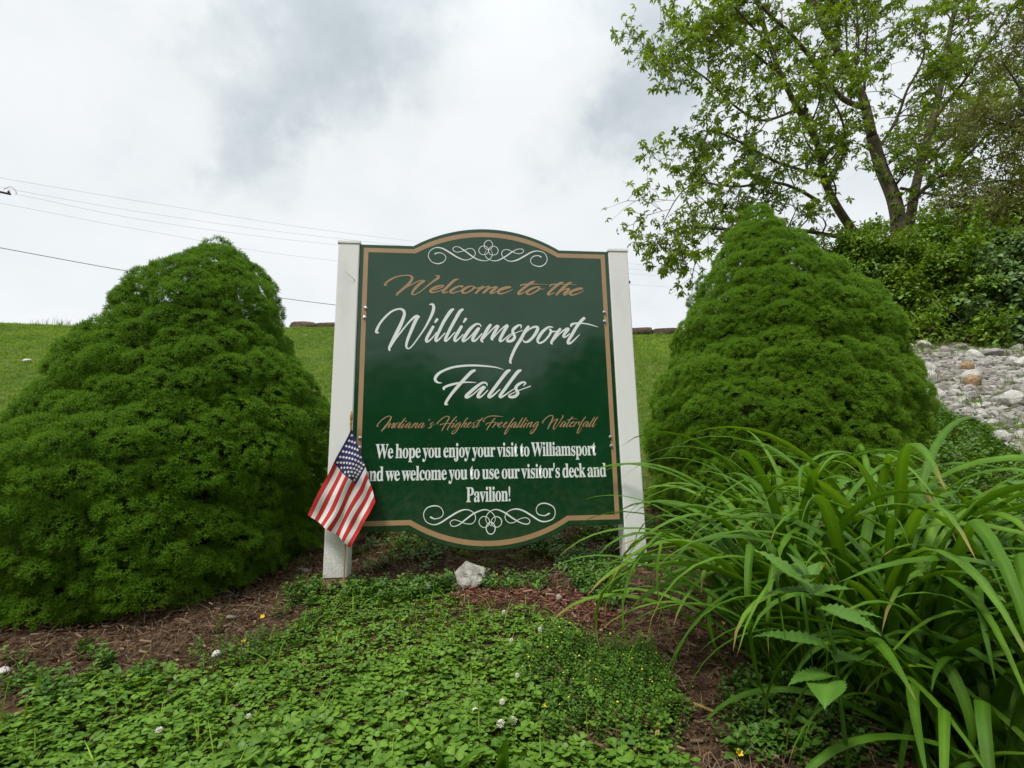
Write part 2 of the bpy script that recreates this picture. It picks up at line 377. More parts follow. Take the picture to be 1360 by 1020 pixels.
# lettering and scrolls: pen strokes in sign millimetres (x, height, pen width)
STROKES = {
  'williamsport': [
    [-474,810,4,-483,810,10,-484,819,12,-472,848,10,-450,879,10,-422,906,9,-393,918,8,-375,915,11,-367,901,13,-371,877,15,-385,839,17,-403,798,17,-420,761,14,-428,741,11,-426,731,8],
    [-423,744,6,-403,780,7,-378,816,7,-350,854,8,-326,880,11,-311,887,12,-302,883,7],
    [-308,885,14,-322,857,16,-336,820,15,-350,782,13,-356,755,11,-353,742,7,-344,740,6,-329,754,6,-307,786,6,-281,827,8,-261,865,11,-245,903,14,-240,928,14,-245,942,11,-258,941,5],
    [-242,839,13,-255,814,14,-269,786,14,-269,773,13,-261,773,8,-242,792,6,-226,814,5],
    [-225,873,13,-233,860,9],
    [-155,921,11,-167,910,16,-194,866,15,-213,825,14,-229,787,14,-227,775,12,-216,782,8,-190,811,5],
    [-113,921,11,-126,909,16,-149,867,15,-170,825,14,-187,787,14,-187,776,12,-177,781,8,-147,815,5],
    [-118,842,13,-131,819,15,-146,791,14,-147,778,13,-139,777,8,-111,805,5],
    [-99,877,13,-108,863,9],
    [-31,843,4,-38,853,7,-55,853,10,-78,833,15,-98,805,16,-111,783,14,-108,775,10,-88,788,6,-65,813,6,-47,834,8],
    [-42,834,14,-55,813,15,-68,789,15,-67,778,13,-55,780,8,-28,810,6],
    [10,851,13,-2,834,16,-19,803,15,-30,782,13,-25,772,7],
    [-25,784,7,-2,810,6,25,838,7,40,848,11],
    [44,845,14,28,817,15,15,790,13,19,783,8],
    [21,790,6,45,818,6,69,842,7,84,851,11],
    [85,847,15,68,818,15,53,788,14,53,777,11,64,780,7,92,804,5,112,818,5],
    [146,838,4,148,849,7,138,852,9,119,839,14,109,825,13,114,808,13,117,794,14,105,780,14,88,777,13,83,782,9,92,794,5,115,812,4,153,828,4],
    [180,845,14,166,826,15,145,788,15,121,749,14,102,708,13,95,684,11,99,677,7],
    [152,802,6,180,830,7,204,844,10,221,843,13,219,827,16,201,799,14,179,778,12,162,774,8,154,783,5],
    [291,844,5,273,845,9,248,827,14,227,799,15,220,780,12,229,770,9,250,780,9,271,803,10,282,824,12,277,835,10,289,824,8,306,826,5],
    [324,836,13,309,817,15,291,789,14,282,773,12,285,766,6],
    [291,782,6,323,816,7,352,837,10,362,836,13,347,818,14,338,803,12,347,799,8,368,815,5],
    [437,889,14,423,876,15,400,847,15,378,811,15,360,783,14,359,770,12,373,774,8,398,797,6,413,812,3],
    [375,850,8,377,857,12,391,863,10,419,865,7,450,862,6,477,855,5,500,848,2],
  ],
  'falls': [
    [-203,588,3,-221,591,9,-231,603,13,-224,621,14,-202,639,11,-160,656,10,-111,664,10,-56,666,9,3,662,7,36,657,5,64,649,2],
    [-61,644,11,-76,636,15,-102,609,15,-134,573,15,-163,537,13,-184,504,12,-185,495,10,-176,496,4],
    [-193,560,8,-194,566,11,-176,576,11,-144,585,10,-105,591,7,-76,591,5,-56,590,3],
    [-7,576,4,-12,588,8,-30,588,10,-56,570,14,-82,547,15,-99,530,14,-92,525,10,-70,537,6,-44,560,6,-24,573,8],
    [-19,569,13,-34,553,15,-47,533,14,-45,526,12,-31,530,7,-5,556,5],
    [92,645,11,79,637,16,52,603,15,22,563,15,0,533,14,3,526,12,18,533,8,48,560,5],
    [140,645,11,127,637,16,100,603,15,71,563,15,49,533,14,52,526,11,67,533,7,100,556,5,124,568,4],
    [152,577,4,161,587,7,151,592,9,131,583,13,117,568,13,123,553,13,126,542,14,113,529,14,95,526,12,87,531,9,97,540,5,133,556,4,182,574,5],
  ],
  'welcome': [
    [-446,1027,5,-454,1028,8,-450,1037,8,-432,1053,8,-403,1068,6,-370,1075,5,-346,1074,7,-336,1065,11,-343,1045,13,-363,1023,12,-385,1002,11,-401,986,9,-399,982,5],
    [-398,988,4,-369,1013,4,-333,1035,5,-304,1051,6,-281,1052,6],
    [-284,1050,11,-304,1035,13,-323,1014,12,-334,996,10,-334,988,9,-323,986,5,-300,1000,5,-271,1026,6,-244,1049,9,-223,1066,12,-220,1075,10,-233,1078,3],
    [-239,1010,5,-218,1018,6,-199,1027,6,-203,1032,6,-224,1027,9,-246,1015,12,-256,1003,11,-247,998,8,-224,1002,5,-201,1013,4],
    [-133,1062,5,-148,1058,11,-168,1039,12,-188,1017,12,-201,1003,11,-194,997,8,-178,1003,5],
    [-119,1025,5,-111,1030,5,-128,1030,7,-151,1018,11,-168,1003,11,-158,997,7,-134,1004,5,-114,1013,4],
    [-64,1032,3,-84,1029,8,-108,1015,12,-114,1001,10,-101,997,6,-77,1009,7,-62,1023,9,-64,1029,7,-50,1022,5,-33,1027,4],
    [-22,1031,9,-37,1017,11,-54,998,9],
    [-50,1004,4,-16,1026,5,6,1031,7],
    [9,1028,10,-6,1014,12,-20,1001,9],
    [-17,1005,4,11,1023,5,34,1031,7],
    [41,1028,10,24,1014,12,12,1003,11,19,999,7,41,1009,4],
    [61,1015,5,82,1023,6,103,1030,6,99,1033,5,79,1029,9,55,1017,12,46,1005,11,56,998,7,82,1005,5,113,1020,3],
    [214,1061,6,200,1055,11,179,1040,12,154,1019,12,138,1003,11,143,997,8,161,1005,5,181,1018,3],
    [149,1039,7,155,1043,7,182,1047,6,217,1048,4,252,1048,2,276,1046,2],
    [241,1036,3,216,1032,8,188,1018,12,176,1004,10,188,997,6,212,1008,7,233,1023,8,232,1030,6,244,1024,3,260,1026,2],
    [346,1059,6,332,1055,11,307,1035,12,285,1015,11,274,1001,10,281,998,6,306,1010,3],
    [284,1040,7,290,1046,7,321,1050,5,357,1050,4,385,1050,3,408,1049,2],
    [385,1060,6,371,1054,11,349,1036,13,323,1010,11,313,998,8],
    [320,1007,4,352,1025,5,373,1029,8,366,1018,12,349,1005,11,353,999,7,376,1010,4],
    [390,1015,4,415,1025,6,435,1030,6,430,1034,6,408,1029,9,383,1015,13,376,1005,11,386,999,8,414,1007,5,443,1022,2],
  ],
  'tagline': [
    [-464,401,2,-468,403,5,-467,410,5,-456,424,4,-440,438,4,-423,446,3,-415,444,4,-413,438,6,-422,420,6,-436,403,6,-446,389,6,-451,383,4],
    [-445,387,2,-433,398,2,-415,416,2],
    [-415,416,4,-419,408,5,-423,397,4],
    [-422,399,2,-411,409,2,-399,417,3],
    [-398,415,4,-405,404,5,-410,397,4,-405,396,2,-397,401,2],
    [-377,417,2,-385,417,3,-396,408,5,-400,399,4,-396,397,2,-385,406,2,-373,417,2],
    [-353,437,4,-362,426,5,-373,411,5,-382,399,5,-379,396,3,-371,403,2],
    [-359,413,4,-366,403,5,-370,396,4,-365,396,2,-357,404,2],
    [-350,424,5,-353,421,3],
    [-331,417,2,-339,416,3,-349,407,5,-354,399,4,-349,397,2,-340,406,2,-332,413,2],
    [-331,413,4,-338,402,5,-341,396,4,-335,396,2,-327,402,2],
    [-312,416,4,-320,407,5,-327,396,4],
    [-324,399,2,-315,409,2,-303,416,3],
    [-301,415,4,-309,404,5,-313,396,4,-307,396,2,-299,404,2],
    [-276,416,2,-284,415,3,-295,407,5,-299,398,4,-295,396,2,-285,405,2,-278,413,3],
    [-276,412,4,-284,402,5,-287,396,4,-281,396,2,-271,405,2],
    [-251,431,4,-257,425,3],
    [-237,414,2,-239,418,3,-246,414,4,-249,409,4,-245,403,4,-249,396,5,-256,395,4,-258,397,2],
    [-245,403,2,-230,411,2],
    [-218,410,2,-221,413,5,-213,422,4,-199,435,4,-183,443,3,-172,442,4,-171,435,5,-180,419,5,-193,398,5,-200,385,4,-200,382,3],
    [-139,442,4,-148,433,5,-161,417,5,-172,399,5,-178,388,4,-175,385,3],
    [-208,406,3,-205,409,4,-191,412,3,-172,413,3,-153,414,2],
    [-148,413,4,-156,403,5,-160,396,4,-155,395,2,-147,404,2],
    [-140,425,5,-142,421,3],
    [-121,417,2,-129,416,3,-140,407,5,-146,398,4,-140,396,2,-131,406,2,-123,413,3],
    [-122,412,4,-131,394,5,-142,377,4,-153,369,4,-159,371,4,-155,379,3,-142,388,2,-123,401,2],
    [-92,436,4,-102,425,5,-112,409,5,-120,396,4],
    [-117,401,2,-107,412,2,-97,416,3],
    [-97,413,4,-105,404,5,-108,397,4,-102,396,2,-94,404,2],
    [-91,404,2,-78,415,3,-80,418,3,-88,412,4,-95,400,5,-91,396,3,-81,400,2,-75,405,2],
    [-57,416,2,-64,416,3,-69,411,4,-65,403,4,-66,396,4,-73,395,3,-69,402,1],
    [-28,436,4,-38,426,5,-49,410,5,-57,397,4,-53,396,2,-40,408,1],
    [-53,423,3,-45,426,3,-28,427,2],
    [-20,418,2,-24,421,5,-22,429,4,-9,439,4,12,444,4,33,443,4,53,441,2,62,440,1],
    [26,434,4,18,427,5,5,409,5,-6,393,5,-11,384,4],
    [-14,405,3,-11,411,4,4,415,3,20,417,3,30,418,1],
    [29,416,4,23,406,5,14,394,4],
    [18,400,2,33,412,2,39,414,4,35,404,5,39,403,2],
    [41,403,2,55,414,3,54,418,3,46,411,5,39,399,5,44,395,3,54,401,2],
    [60,402,2,76,414,3,75,417,3,67,411,5,60,399,5,63,394,3,75,401,2],
    [108,435,4,98,423,5,84,402,5,71,380,5,65,367,5,71,367,3,81,380,2,86,391,2],
    [79,393,2,96,404,2],
    [117,417,2,109,415,4,99,407,5,92,397,5,97,394,2,107,404,2,115,412,3],
    [117,411,4,109,400,5,105,394,4,111,394,2,120,402,2],
    [145,435,4,137,423,5,127,407,5,118,395,5,123,394,2,131,402,2],
    [161,435,4,152,423,5,141,407,5,132,395,5,137,394,2,146,402,2],
    [160,413,4,151,402,5,147,395,4,153,394,2],
    [166,424,5,163,420,3],
    [173,415,4,166,405,5,161,394,4],
    [162,400,2,173,410,2,184,417,3],
    [186,415,5,178,403,5,175,396,4,180,395,2,189,403,2],
    [215,417,2,206,415,4,195,406,5,190,397,5,195,395,2,205,405,2,212,411,3],
    [212,409,4,203,393,5,191,375,5,181,367,5,176,370,4,180,378,3,192,387,2],
    [233,411,2,231,413,5,235,421,5,249,435,4,264,444,4,276,443,4,278,435,5,270,419,6,261,403,6,254,388,5,252,385,3],
    [254,390,2,268,409,2,283,424,3,299,429,4],
    [298,428,5,288,412,5,279,396,5,277,388,4,282,385,3,292,396,2,306,415,3,317,432,4,322,440,5,320,446,3],
    [331,418,2,321,415,4,313,405,5,307,397,5,312,395,2,324,405,2,333,414,3],
    [334,412,4,326,402,5,321,396,4,327,395,2,338,405,2],
    [365,438,4,355,428,5,343,410,5,335,396,4,341,395,2,351,405,2],
    [341,423,3,347,426,3,362,429,2,377,429,2,387,426,1],
    [354,405,2,370,415,3,368,417,3,359,412,5,351,400,5,355,394,3,366,400,2],
    [380,416,4,373,405,5,367,395,4],
    [371,402,2,383,413,2,395,416,4,389,407,5,393,404,2,401,410,1],
    [423,437,4,412,425,5,397,402,5,386,380,5,382,368,5,388,367,3,398,382,2,402,392,2],
    [433,418,2,425,416,4,414,408,5,408,398,5,412,396,2,423,405,2,433,413,3],
    [435,412,4,426,401,5,421,396,4,427,395,2,436,403,2],
    [464,436,4,454,424,5,443,408,5,435,395,5,441,395,2,450,403,2],
    [477,436,4,467,424,5,456,408,5,451,396,5,456,395,3,467,408,1],
  ],
  'scroll_top': [
    [-237,1181,6,-225,1187,4,-204,1185,3,-188,1169,3,-195,1148,3,-220,1135,5,-249,1142,3,-266,1169,3,-258,1196,3,-233,1212,4,-204,1209,6,-170,1190,7,-136,1168,6,-102,1156,4,-72,1165,3,-55,1187,3,-64,1209,3,-85,1212,3,-115,1198,3,-140,1193,3,-156,1204,3,-151,1217,3,-132,1219,3,-106,1203,5,-72,1177,6,-43,1160,5,-8,1155,3,15,1168,3,23,1191,2,16,1207,2],
    [248,1181,6,235,1187,4,213,1183,4,198,1164,3,207,1144,3,238,1134,5,264,1146,4,276,1171,3,266,1199,3,236,1210,4,205,1204,6,169,1182,7,134,1162,6,103,1156,4,78,1168,3,65,1190,3,74,1209,3,96,1212,3,122,1199,3,148,1194,3,167,1205,3,161,1217,3,139,1216,3,113,1201,5,78,1175,6,43,1157,4,17,1158,3,-4,1170,3,-12,1188,2,-6,1204,2],
    [25,1233,3,23,1224,3,19,1216,3,12,1211,3,5,1209,3,-2,1211,3,-9,1215,3,-13,1223,3,-14,1232,3,-13,1241,3,-8,1248,3,-2,1253,3,5,1255,3,13,1254,3,19,1249,3,23,1242,3,25,1233,3],
    [6,1206,3,4,1198,3,-1,1190,3,-8,1186,3,-17,1184,3,-25,1185,3,-32,1189,3,-37,1196,3,-39,1205,3,-37,1213,3,-32,1220,3,-25,1225,3,-16,1227,3,-8,1226,3,-1,1221,3,4,1214,3,6,1206,3],
    [50,1206,3,48,1198,3,43,1190,3,36,1186,3,27,1184,3,19,1185,3,11,1189,3,7,1196,3,5,1205,3,7,1213,3,12,1220,3,19,1225,3,28,1227,3,36,1226,3,43,1221,3,48,1214,3,50,1206,3],
  ],
  'scroll_bottom': [
    [-244,29,7,-227,22,4,-202,28,3,-193,46,3,-206,68,3,-232,74,5,-260,65,4,-273,40,3,-261,11,3,-231,-1,4,-202,7,6,-163,31,7,-124,51,6,-94,55,4,-68,41,3,-61,18,3,-75,-1,3,-103,0,3,-129,11,3,-150,16,3,-165,6,3,-157,-9,3,-133,-6,4,-103,15,6,-68,39,6,-29,53,5,-3,48,3,17,28,3,19,7,2,1,-11,2],
    [247,31,7,227,23,4,200,30,4,193,50,3,206,69,4,233,73,5,264,59,4,273,35,3,262,9,4,231,-1,5,204,4,6,169,27,7,134,47,6,103,53,5,72,42,3,61,19,3,76,-1,3,98,-1,3,124,13,3,151,16,3,165,3,3,155,-9,4,128,-4,4,93,16,6,59,40,6,24,53,4,-3,44,3,-17,25,3,-16,4,2,5,-13,2],
    [-3,4,3,-5,-5,3,-10,-12,3,-17,-16,3,-25,-18,3,-33,-16,3,-40,-11,3,-45,-4,3,-47,5,3,-45,13,3,-40,20,3,-33,25,3,-25,26,3,-16,24,3,-9,19,3,-5,12,3,-3,4,3],
    [47,2,4,45,-6,3,40,-12,3,33,-17,3,25,-18,3,17,-16,3,10,-12,3,5,-5,3,3,3,3,5,11,3,10,18,3,17,23,3,26,24,4,34,22,4,41,17,4,46,10,4,47,2,4],
    [20,-22,4,18,-31,4,14,-39,4,8,-44,4,1,-45,4,-6,-43,4,-12,-38,4,-16,-30,4,-18,-21,4,-16,-12,4,-12,-5,4,-6,0,4,1,2,4,8,0,4,14,-5,4,18,-13,4,20,-22,4],
  ],
}

def pen(strokes, name, mat, wscale=1.0):
    mb = MB(); base = front - .0006
    for si, st in enumerate(strokes):
        p = crom(np.array(st, float).reshape(-1, 3), 7)
        xy = p[:, :2]; w = np.clip(p[:, 2], 1.0, None) * wscale / 2
        tan = np.gradient(xy, axis=0); tan /= np.linalg.norm(tan, axis=1)[:, None] + 1e-9
        nr = np.stack([-tan[:, 1], tan[:, 0]], 1)
        # round ends
        def cap(c, t_, nrm, r, sign_):
            return [c + sign_ * t_ * r * math.sin(a) * .9 + nrm * r * math.cos(a) for a in np.linspace(0, math.pi, 7)[1:-1]]
        L = xy + nr * w[:, None]; Rr = xy - nr * w[:, None]
        dep = base - (si % 9) * .00006
        m_ = len(xy); z = dep - np.linspace(0, .00005, m_)
        v = [SL(L[i][0] / 10, z[i], L[i][1] / 10) for i in range(m_)] + [SL(Rr[i][0] / 10, z[i], Rr[i][1] / 10) for i in range(m_)]
        f = [(i, i + 1, m_ + i + 1, m_ + i)[::-1] for i in range(m_ - 1)]
        b0 = len(v); ca = cap(xy[0], tan[0], nr[0], w[0], -1)
        v += [SL(q[0] / 10, z[0], q[1] / 10) for q in ca]; f.append((0, *range(b0, b0 + len(ca)), m_))
        b1 = len(v); ca = cap(xy[-1], tan[-1], nr[-1], w[-1], 1)
        v += [SL(q[0] / 10, z[-1], q[1] / 10) for q in ca]; f.append((m_ - 1, *range(b1, b1 + len(ca)), 2 * m_ - 1))
        mb.add(v, f)
    return mb.obj(name, mat, sign)
pen(STROKES['welcome'], 'welcome_lettering', M['gold'], .98)
pen(STROKES['williamsport'], 'williamsport_lettering', M['letter_white'], .94)
pen(STROKES['falls'], 'falls_lettering', M['letter_white'], .94)
pen(STROKES['tagline'], 'tagline_lettering', M['gold'], .92)
pen(STROKES['scroll_top'], 'top_scroll', M['letter_white'], 1.0)
pen(STROKES['scroll_bottom'], 'bottom_scroll', M['letter_white'], 1.0)

def bold(s):
    o = ''
    for ch in s:
        if 'A' <= ch <= 'Z': o += chr(0x1D400 + ord(ch) - 65)
        elif 'a' <= ch <= 'z': o += chr(0x1D41A + ord(ch) - 97)
        else: o += ch
    return o
def text_line(name, s, x0, x1, base, cap_cm, extra=None):
    c = bpy.data.curves.new(name, 'FONT'); c.body = bold(s); c.space_character = .93; c.space_word = .78; c.offset = .008
    o = bpy.data.objects.new(name, c); COL.objects.link(o)
    dg = bpy.context.evaluated_depsgraph_get()
    me = bpy.data.meshes.new_from_object(o.evaluated_get(dg))
    bpy.data.objects.remove(o)
    n = len(me.vertices); a = np.zeros(n * 3, np.float32); me.vertices.foreach_get('co', a); a = a.reshape(-1, 3)
    xs0, xs1 = a[:, 0].min(), a[:, 0].max()
    sx = (x1 - x0) / (xs1 - xs0); sy = cap_cm / .70
    b_ = np.zeros_like(a)
    b_[:, 0] = (x0 + (a[:, 0] - xs0) * sx) / 100; b_[:, 1] = front - .0006; b_[:, 2] = (base + a[:, 1] * sy) / 100 + BASE
    me.vertices.foreach_set('co', b_.reshape(-1)); me.update(); me.name = name
    me.materials.clear(); me.materials.append(M['letter_white'])
    return tag(link(bpy.data.objects.new(name, me)))
for nm, s, x0, x1, bs, cap_ in (('greeting_lettering', 'We hope you enjoy your visit to Williamsport', -47.2, 46.2, 27.1, 5.9),
                                ('invitation_lettering', "and we welcome you to use our visitor's deck and", -52.0, 50.2, 17.9, 5.9),
                                ('pavilion_lettering', 'Pavilion!', -9.9, 8.5, 8.6, 6.1)):
    o = text_line(nm, s, x0, x1, bs, cap_); o.parent = sign

# posts, caps, exposed timber, bolts
def add_dirt(m, z0, z1, col, scale, amount):
    nt = m.node_tree; n, l = nt.nodes, nt.links; b = n['Principled BSDF']; src = b.inputs['Base Color'].links[0].from_socket
    tcn = n.new('ShaderNodeTexCoord'); sp_ = n.new('ShaderNodeSeparateXYZ'); l.new(tcn.outputs['Object'], sp_.inputs[0])
    mr = n.new('ShaderNodeMapRange'); l.new(sp_.outputs[2], mr.inputs[0]); mr.inputs[1].default_value = z1; mr.inputs[2].default_value = z0; mr.inputs[3].default_value = 0; mr.inputs[4].default_value = 1
    no = n.new('ShaderNodeTexNoise'); no.inputs['Scale'].default_value = scale; no.inputs['Detail'].default_value = 6; no.inputs['Roughness'].default_value = .7; l.new(tcn.outputs['Object'], no.inputs['Vector'])
    a = n.new('ShaderNodeMath'); a.operation = 'MULTIPLY_ADD'; a.inputs[1].default_value = .42; l.new(mr.outputs[0], a.inputs[0]); l.new(no.outputs[0], a.inputs[2])
    r2 = n.new('ShaderNodeMapRange'); l.new(a.outputs[0], r2.inputs[0]); r2.inputs[1].default_value = .70; r2.inputs[2].default_value = 1.0; r2.inputs[3].default_value = 0; r2.inputs[4].default_value = amount
    mxr = n.new('ShaderNodeMixRGB'); l.new(r2.outputs[0], mxr.inputs[0]); l.new(src, mxr.inputs[1]); mxr.inputs[2].default_value = rgba(col); l.new(mxr.outputs[0], b.inputs['Base Color'])
add_dirt(M['post_white'], .04, .34, (.24, .19, .12), 150, .55)
add_dirt(M['sign_green'], .10, .9, (.10, .11, .07), 30, .22)
def post(side):
    x0, x1 = (-66.0, -56.8) if side < 0 else (56.8, 66.0)
    mb = MB(); mb.box(SL(x0, -.001, -19.1), SL(x1, .091, 121.9), .004)
    p = mb.obj('post', M['post_white'], sign)
    mb = MB(); mb.box(SL(x0 - .35, -.0045, 121.9), SL(x1 + .35, .0945, 122.9), .003)
    mb.box(SL(x0 + .4, .003, 122.9), SL(x1 - .4, .087, 123.15), .003); mb.obj('post_cap', M['post_white'], p)
    mb = MB(); mb.box(SL(x0 + .25, .002, -45), SL(x1 - .2, .089, -19.1), .004); mb.obj('timber_core', M['post_wood'], p)
    return p
post(-1); post(1)
def bolt(s, t):
    mb = MB(); r1, r2 = .0078, .0048
    for rr, y0, y1, n in ((r1, front - .0022, front - .0005, 16), (r2, front - .0075, front - .0022, 6)):
        v = []
        for y in (y0, y1):
            q = SL(s, y, t); v += [(q[0] + rr * math.cos(a), q[1], q[2] + rr * math.sin(a)) for a in np.linspace(0, 2 * math.pi, n, endpoint=False) + .3]
        v2 = [(q[0] + rr * .75 * math.cos(a), y0 - .0008, q[2] + rr * .75 * math.sin(a)) for a in np.linspace(0, 2 * math.pi, n, endpoint=False) + .3]
        f = [(i, (i + 1) % n, n + (i + 1) % n, n + i) for i in range(n)] + [(i, 2 * n + i, 2 * n + (i + 1) % n, (i + 1) % n) for i in range(n)] + [tuple(range(3 * n - 1, 2 * n - 1, -1))]
        mb.add(v + v2, f)
    mb.obj('bolt', M['steel'], sign)
for s_, t_ in ((-53.3, 91.9), (-53.6, 87.6), (53.3, 91.8), (53.2, 87.5), (-53.7, 35.4), (-53.7, 31.4), (52.9, 34.8), (53.0, 30.9)): bolt(s_, t_)
mb = MB(); mb.tube([SL(-58.2, -.002, 104.4), SL(-59.6, -.012, 105.6), SL(-62.2, -.02, 107.6)], [.0011, .0008, .0005], 5); mb.obj('staple', plain('dark_wire', (.06, .05, .04), .5), sign)
mb = MB(); q = SL(66.0, .03, 108.1); mb.box((q[0] + .0002, q[1], q[2] - .006), (q[0] + .017, q[1] + .01, q[2] + .006), .002); mb.obj('hook', plain('hook_metal', (.08, .075, .07), .4), sign)

# ------------------------------------------------------------------ the flag
flag = thing('small_flag', 'small stars and stripes flag on a thin wooden stick leaning at the left white post', 'flag', sign_world(-57.0, -.04, -24), SYAW)
FO = np.array([-57.0, -.04, -24.0])
def FL(s, n, t): return ((s - FO[0]) / 100.0, n - FO[1], (t - FO[2]) / 100.0)
mb = MB(); mb.tube([FL(-57.2, -.030, -26), FL(-57.1, -.034, 10), FL(-56.9, -.03, 41)], [.0036, .0036, .0034], 8); mb.obj('staff', plain('flag_stick_wood', (.36, .21, .10), .55), flag)
mb = MB(); mb.tube([FL(-56.9, -.03, 40.5), FL(-56.9, -.03, 41.5), FL(-56.9, -.03, 42.2), FL(-56.9, -.03, 43.2), FL(-56.9, -.03, 44.6), FL(-56.9, -.03, 46.4)], [.0045, .005, .0038, .0062, .0055, .0012], 8)
mb.obj('spear_tip', plain('gilt_tip', (.42, .28, .10), .35, metallic=.4), flag)
red = noise_mat('flag_red', [(.3, (.42, .03, .03)), (.7, (.50, .045, .04))], scale=20, rough=.8, bump=.15, bscale=900, spec=.15, bdist=.0006)
white = noise_mat('flag_white', [(.3, (.66, .62, .60)), (.7, (.74, .70, .68))], scale=20, rough=.8, bump=.15, bscale=900, spec=.15, bdist=.0006)
blue = noise_mat('flag_blue', [(.3, (.020, .022, .085)), (.7, (.028, .030, .11))], scale=20, rough=.8, bump=.15, bscale=900, spec=.15, bdist=.0006)
def cloth(u, v_):
    """u along the fly 0..1, v from the top stripe 0 to the bottom stripe 1"""
    A, B, C, D = np.array([-56.2, 38.8]), np.array([-71.6, 5.3]), np.array([-54.8, -7.6]), np.array([-45.6, 9.7])
    # the hoist bows outwards a little below the union
    bow = math.sin(math.pi * v_) * (1 - u) ** 1.5
    p = A * (1 - u) * (1 - v_) + B * u * (1 - v_) + C * u * v_ + D * (1 - u) * v_
    p = p + np.array([.5, .2]) * bow + np.array([1.2, .9]) * math.sin(math.pi * v_) * u * .5
    mid = math.exp(-((v_ - .42) / .16) ** 2)
    p = p + np.array([.5, -.1]) * mid * math.sin(u * 9.5 + .6) * u
    p = p + np.array([-.45, 0]) * math.exp(-((v_ - .68) / .12) ** 2) * math.sin(u * 8.0 + 2)
    p = p + np.array([1.3, 3.0]) * math.exp(-((u - .42) / .24) ** 2 - ((v_ - .52) / .24) ** 2)
    fold = .006 * math.sin(v_ * 17 - u * 3.5 + .5) * (.25 + .9 * u) + .007 * mid * math.cos(u * 8.5 + .3) + .005 * math.sin(u * 14 + v_ * 5) * (1 - mid)
    fold += .007 * math.sin(v_ * 9 + 1.1)
    return FL(p[0], -.058 + fold, p[1])
NU, NV = 80, 91
gv_ = [cloth(i / NU, j / NV) for j in range(NV + 1) for i in range(NU + 1)]
gf_, gm_ = [], []
for j in range(NV):
    st = j // 7
    for i in range(NU):
        gf_.append((j * (NU + 1) + i, (j + 1) * (NU + 1) + i, (j + 1) * (NU + 1) + i + 1, j * (NU + 1) + i + 1))
        gm_.append(2 if (i < NU * .40 and st < 7) else (0 if st % 2 == 0 else 1))
clo = link(new_obj('flag_cloth', gv_, gf_, None, flag, True, [red, white, blue], gm_))
for r_ in range(9):
    for c_ in range(11):
        if (r_ + c_) % 2: continue
        u0, v0 = .40 * (c_ + 1) / 12, (7 / 13) * (r_ + 1) / 10
        cc = np.array(cloth(u0, v0)); e1 = np.array(cloth(u0 + .01, v0)) - cc; e2 = np.array(cloth(u0, v0 + .01)) - cc
        nn = np.cross(e1, e2); nn /= np.linalg.norm(nn)
        if nn[1] > 0: nn = -nn
        e1 /= np.linalg.norm(e1); e2 = np.cross(nn, e1)
        R1 = .0070
        v = [cc + nn * .0008] + [cc + nn * .0008 + (R1 if q % 2 == 0 else R1 * .42) * (math.cos(math.pi * q / 5 + 1) * e1 + math.sin(math.pi * q / 5 + 1) * e2) for q in range(10)]
        mesh_part('star', v, [(0, 1 + q, 1 + (q + 1) % 10) for q in range(10)], white, clo)

# ------------------------------------------------------------------ scattering many small shapes (one object, geometry nodes)
_src_cols = {}
def src_col(name, objs):
    c = bpy.data.collections.new(name)
    for i, o in enumerate(objs): c.objects.link(o)
    return c
def scatter(name, pts, rot, scl, col, nsrc, mat=None, parent=None, idx=None):
    n = len(pts); me = bpy.data.meshes.new(name)
    me.vertices.add(n); me.vertices.foreach_set('co', np.asarray(pts, np.float32).reshape(-1))
    a = me.attributes.new('rot', 'FLOAT_VECTOR', 'POINT'); a.data.foreach_set('vector', np.asarray(rot, np.float32).reshape(-1))
    a = me.attributes.new('scl', 'FLOAT', 'POINT'); a.data.foreach_set('value', np.broadcast_to(np.asarray(scl, np.float32), (n,)).copy())
    if idx is None: idx = rng.randint(0, nsrc, n)
    a = me.attributes.new('idx', 'INT', 'POINT'); a.data.foreach_set('value', np.asarray(idx, np.int32))
    o = bpy.data.objects.new(name, me); COL.objects.link(o); o.parent = parent
    ng = bpy.data.node_groups.new(name + '_scatter', 'GeometryNodeTree')
    ng.interface.new_socket('Geometry', in_out='INPUT', socket_type='NodeSocketGeometry')
    ng.interface.new_socket('Geometry', in_out='OUTPUT', socket_type='NodeSocketGeometry')
    gi = ng.nodes.new('NodeGroupInput'); go = ng.nodes.new('NodeGroupOutput')
    ci = ng.nodes.new('GeometryNodeCollectionInfo'); ci.inputs['Collection'].default_value = col
    ci.inputs['Separate Children'].default_value = True; ci.inputs['Reset Children'].default_value = True
    ip = ng.nodes.new('GeometryNodeInstanceOnPoints'); ip.inputs['Pick Instance'].default_value = True
    def na(nm, t):
        q = ng.nodes.new('GeometryNodeInputNamedAttribute'); q.data_type = t; q.inputs['Name'].default_value = nm
        return q.outputs['Attribute']
    er = ng.nodes.new('FunctionNodeEulerToRotation')
    L = ng.links.new
    L(na('rot', 'FLOAT_VECTOR'), er.inputs[0]); L(er.outputs[0], ip.inputs['Rotation'])
    L(na('scl', 'FLOAT'), ip.inputs['Scale']); L(na('idx', 'INT'), ip.inputs['Instance Index'])
    L(gi.outputs[0], ip.inputs['Points']); L(ci.outputs[0], ip.inputs['Instance']); L(ip.outputs[0], go.inputs[0])
    md = o.modifiers.new('scatter', 'NODES'); md.node_group = ng
    o['kind'] = 'stuff'
    return o
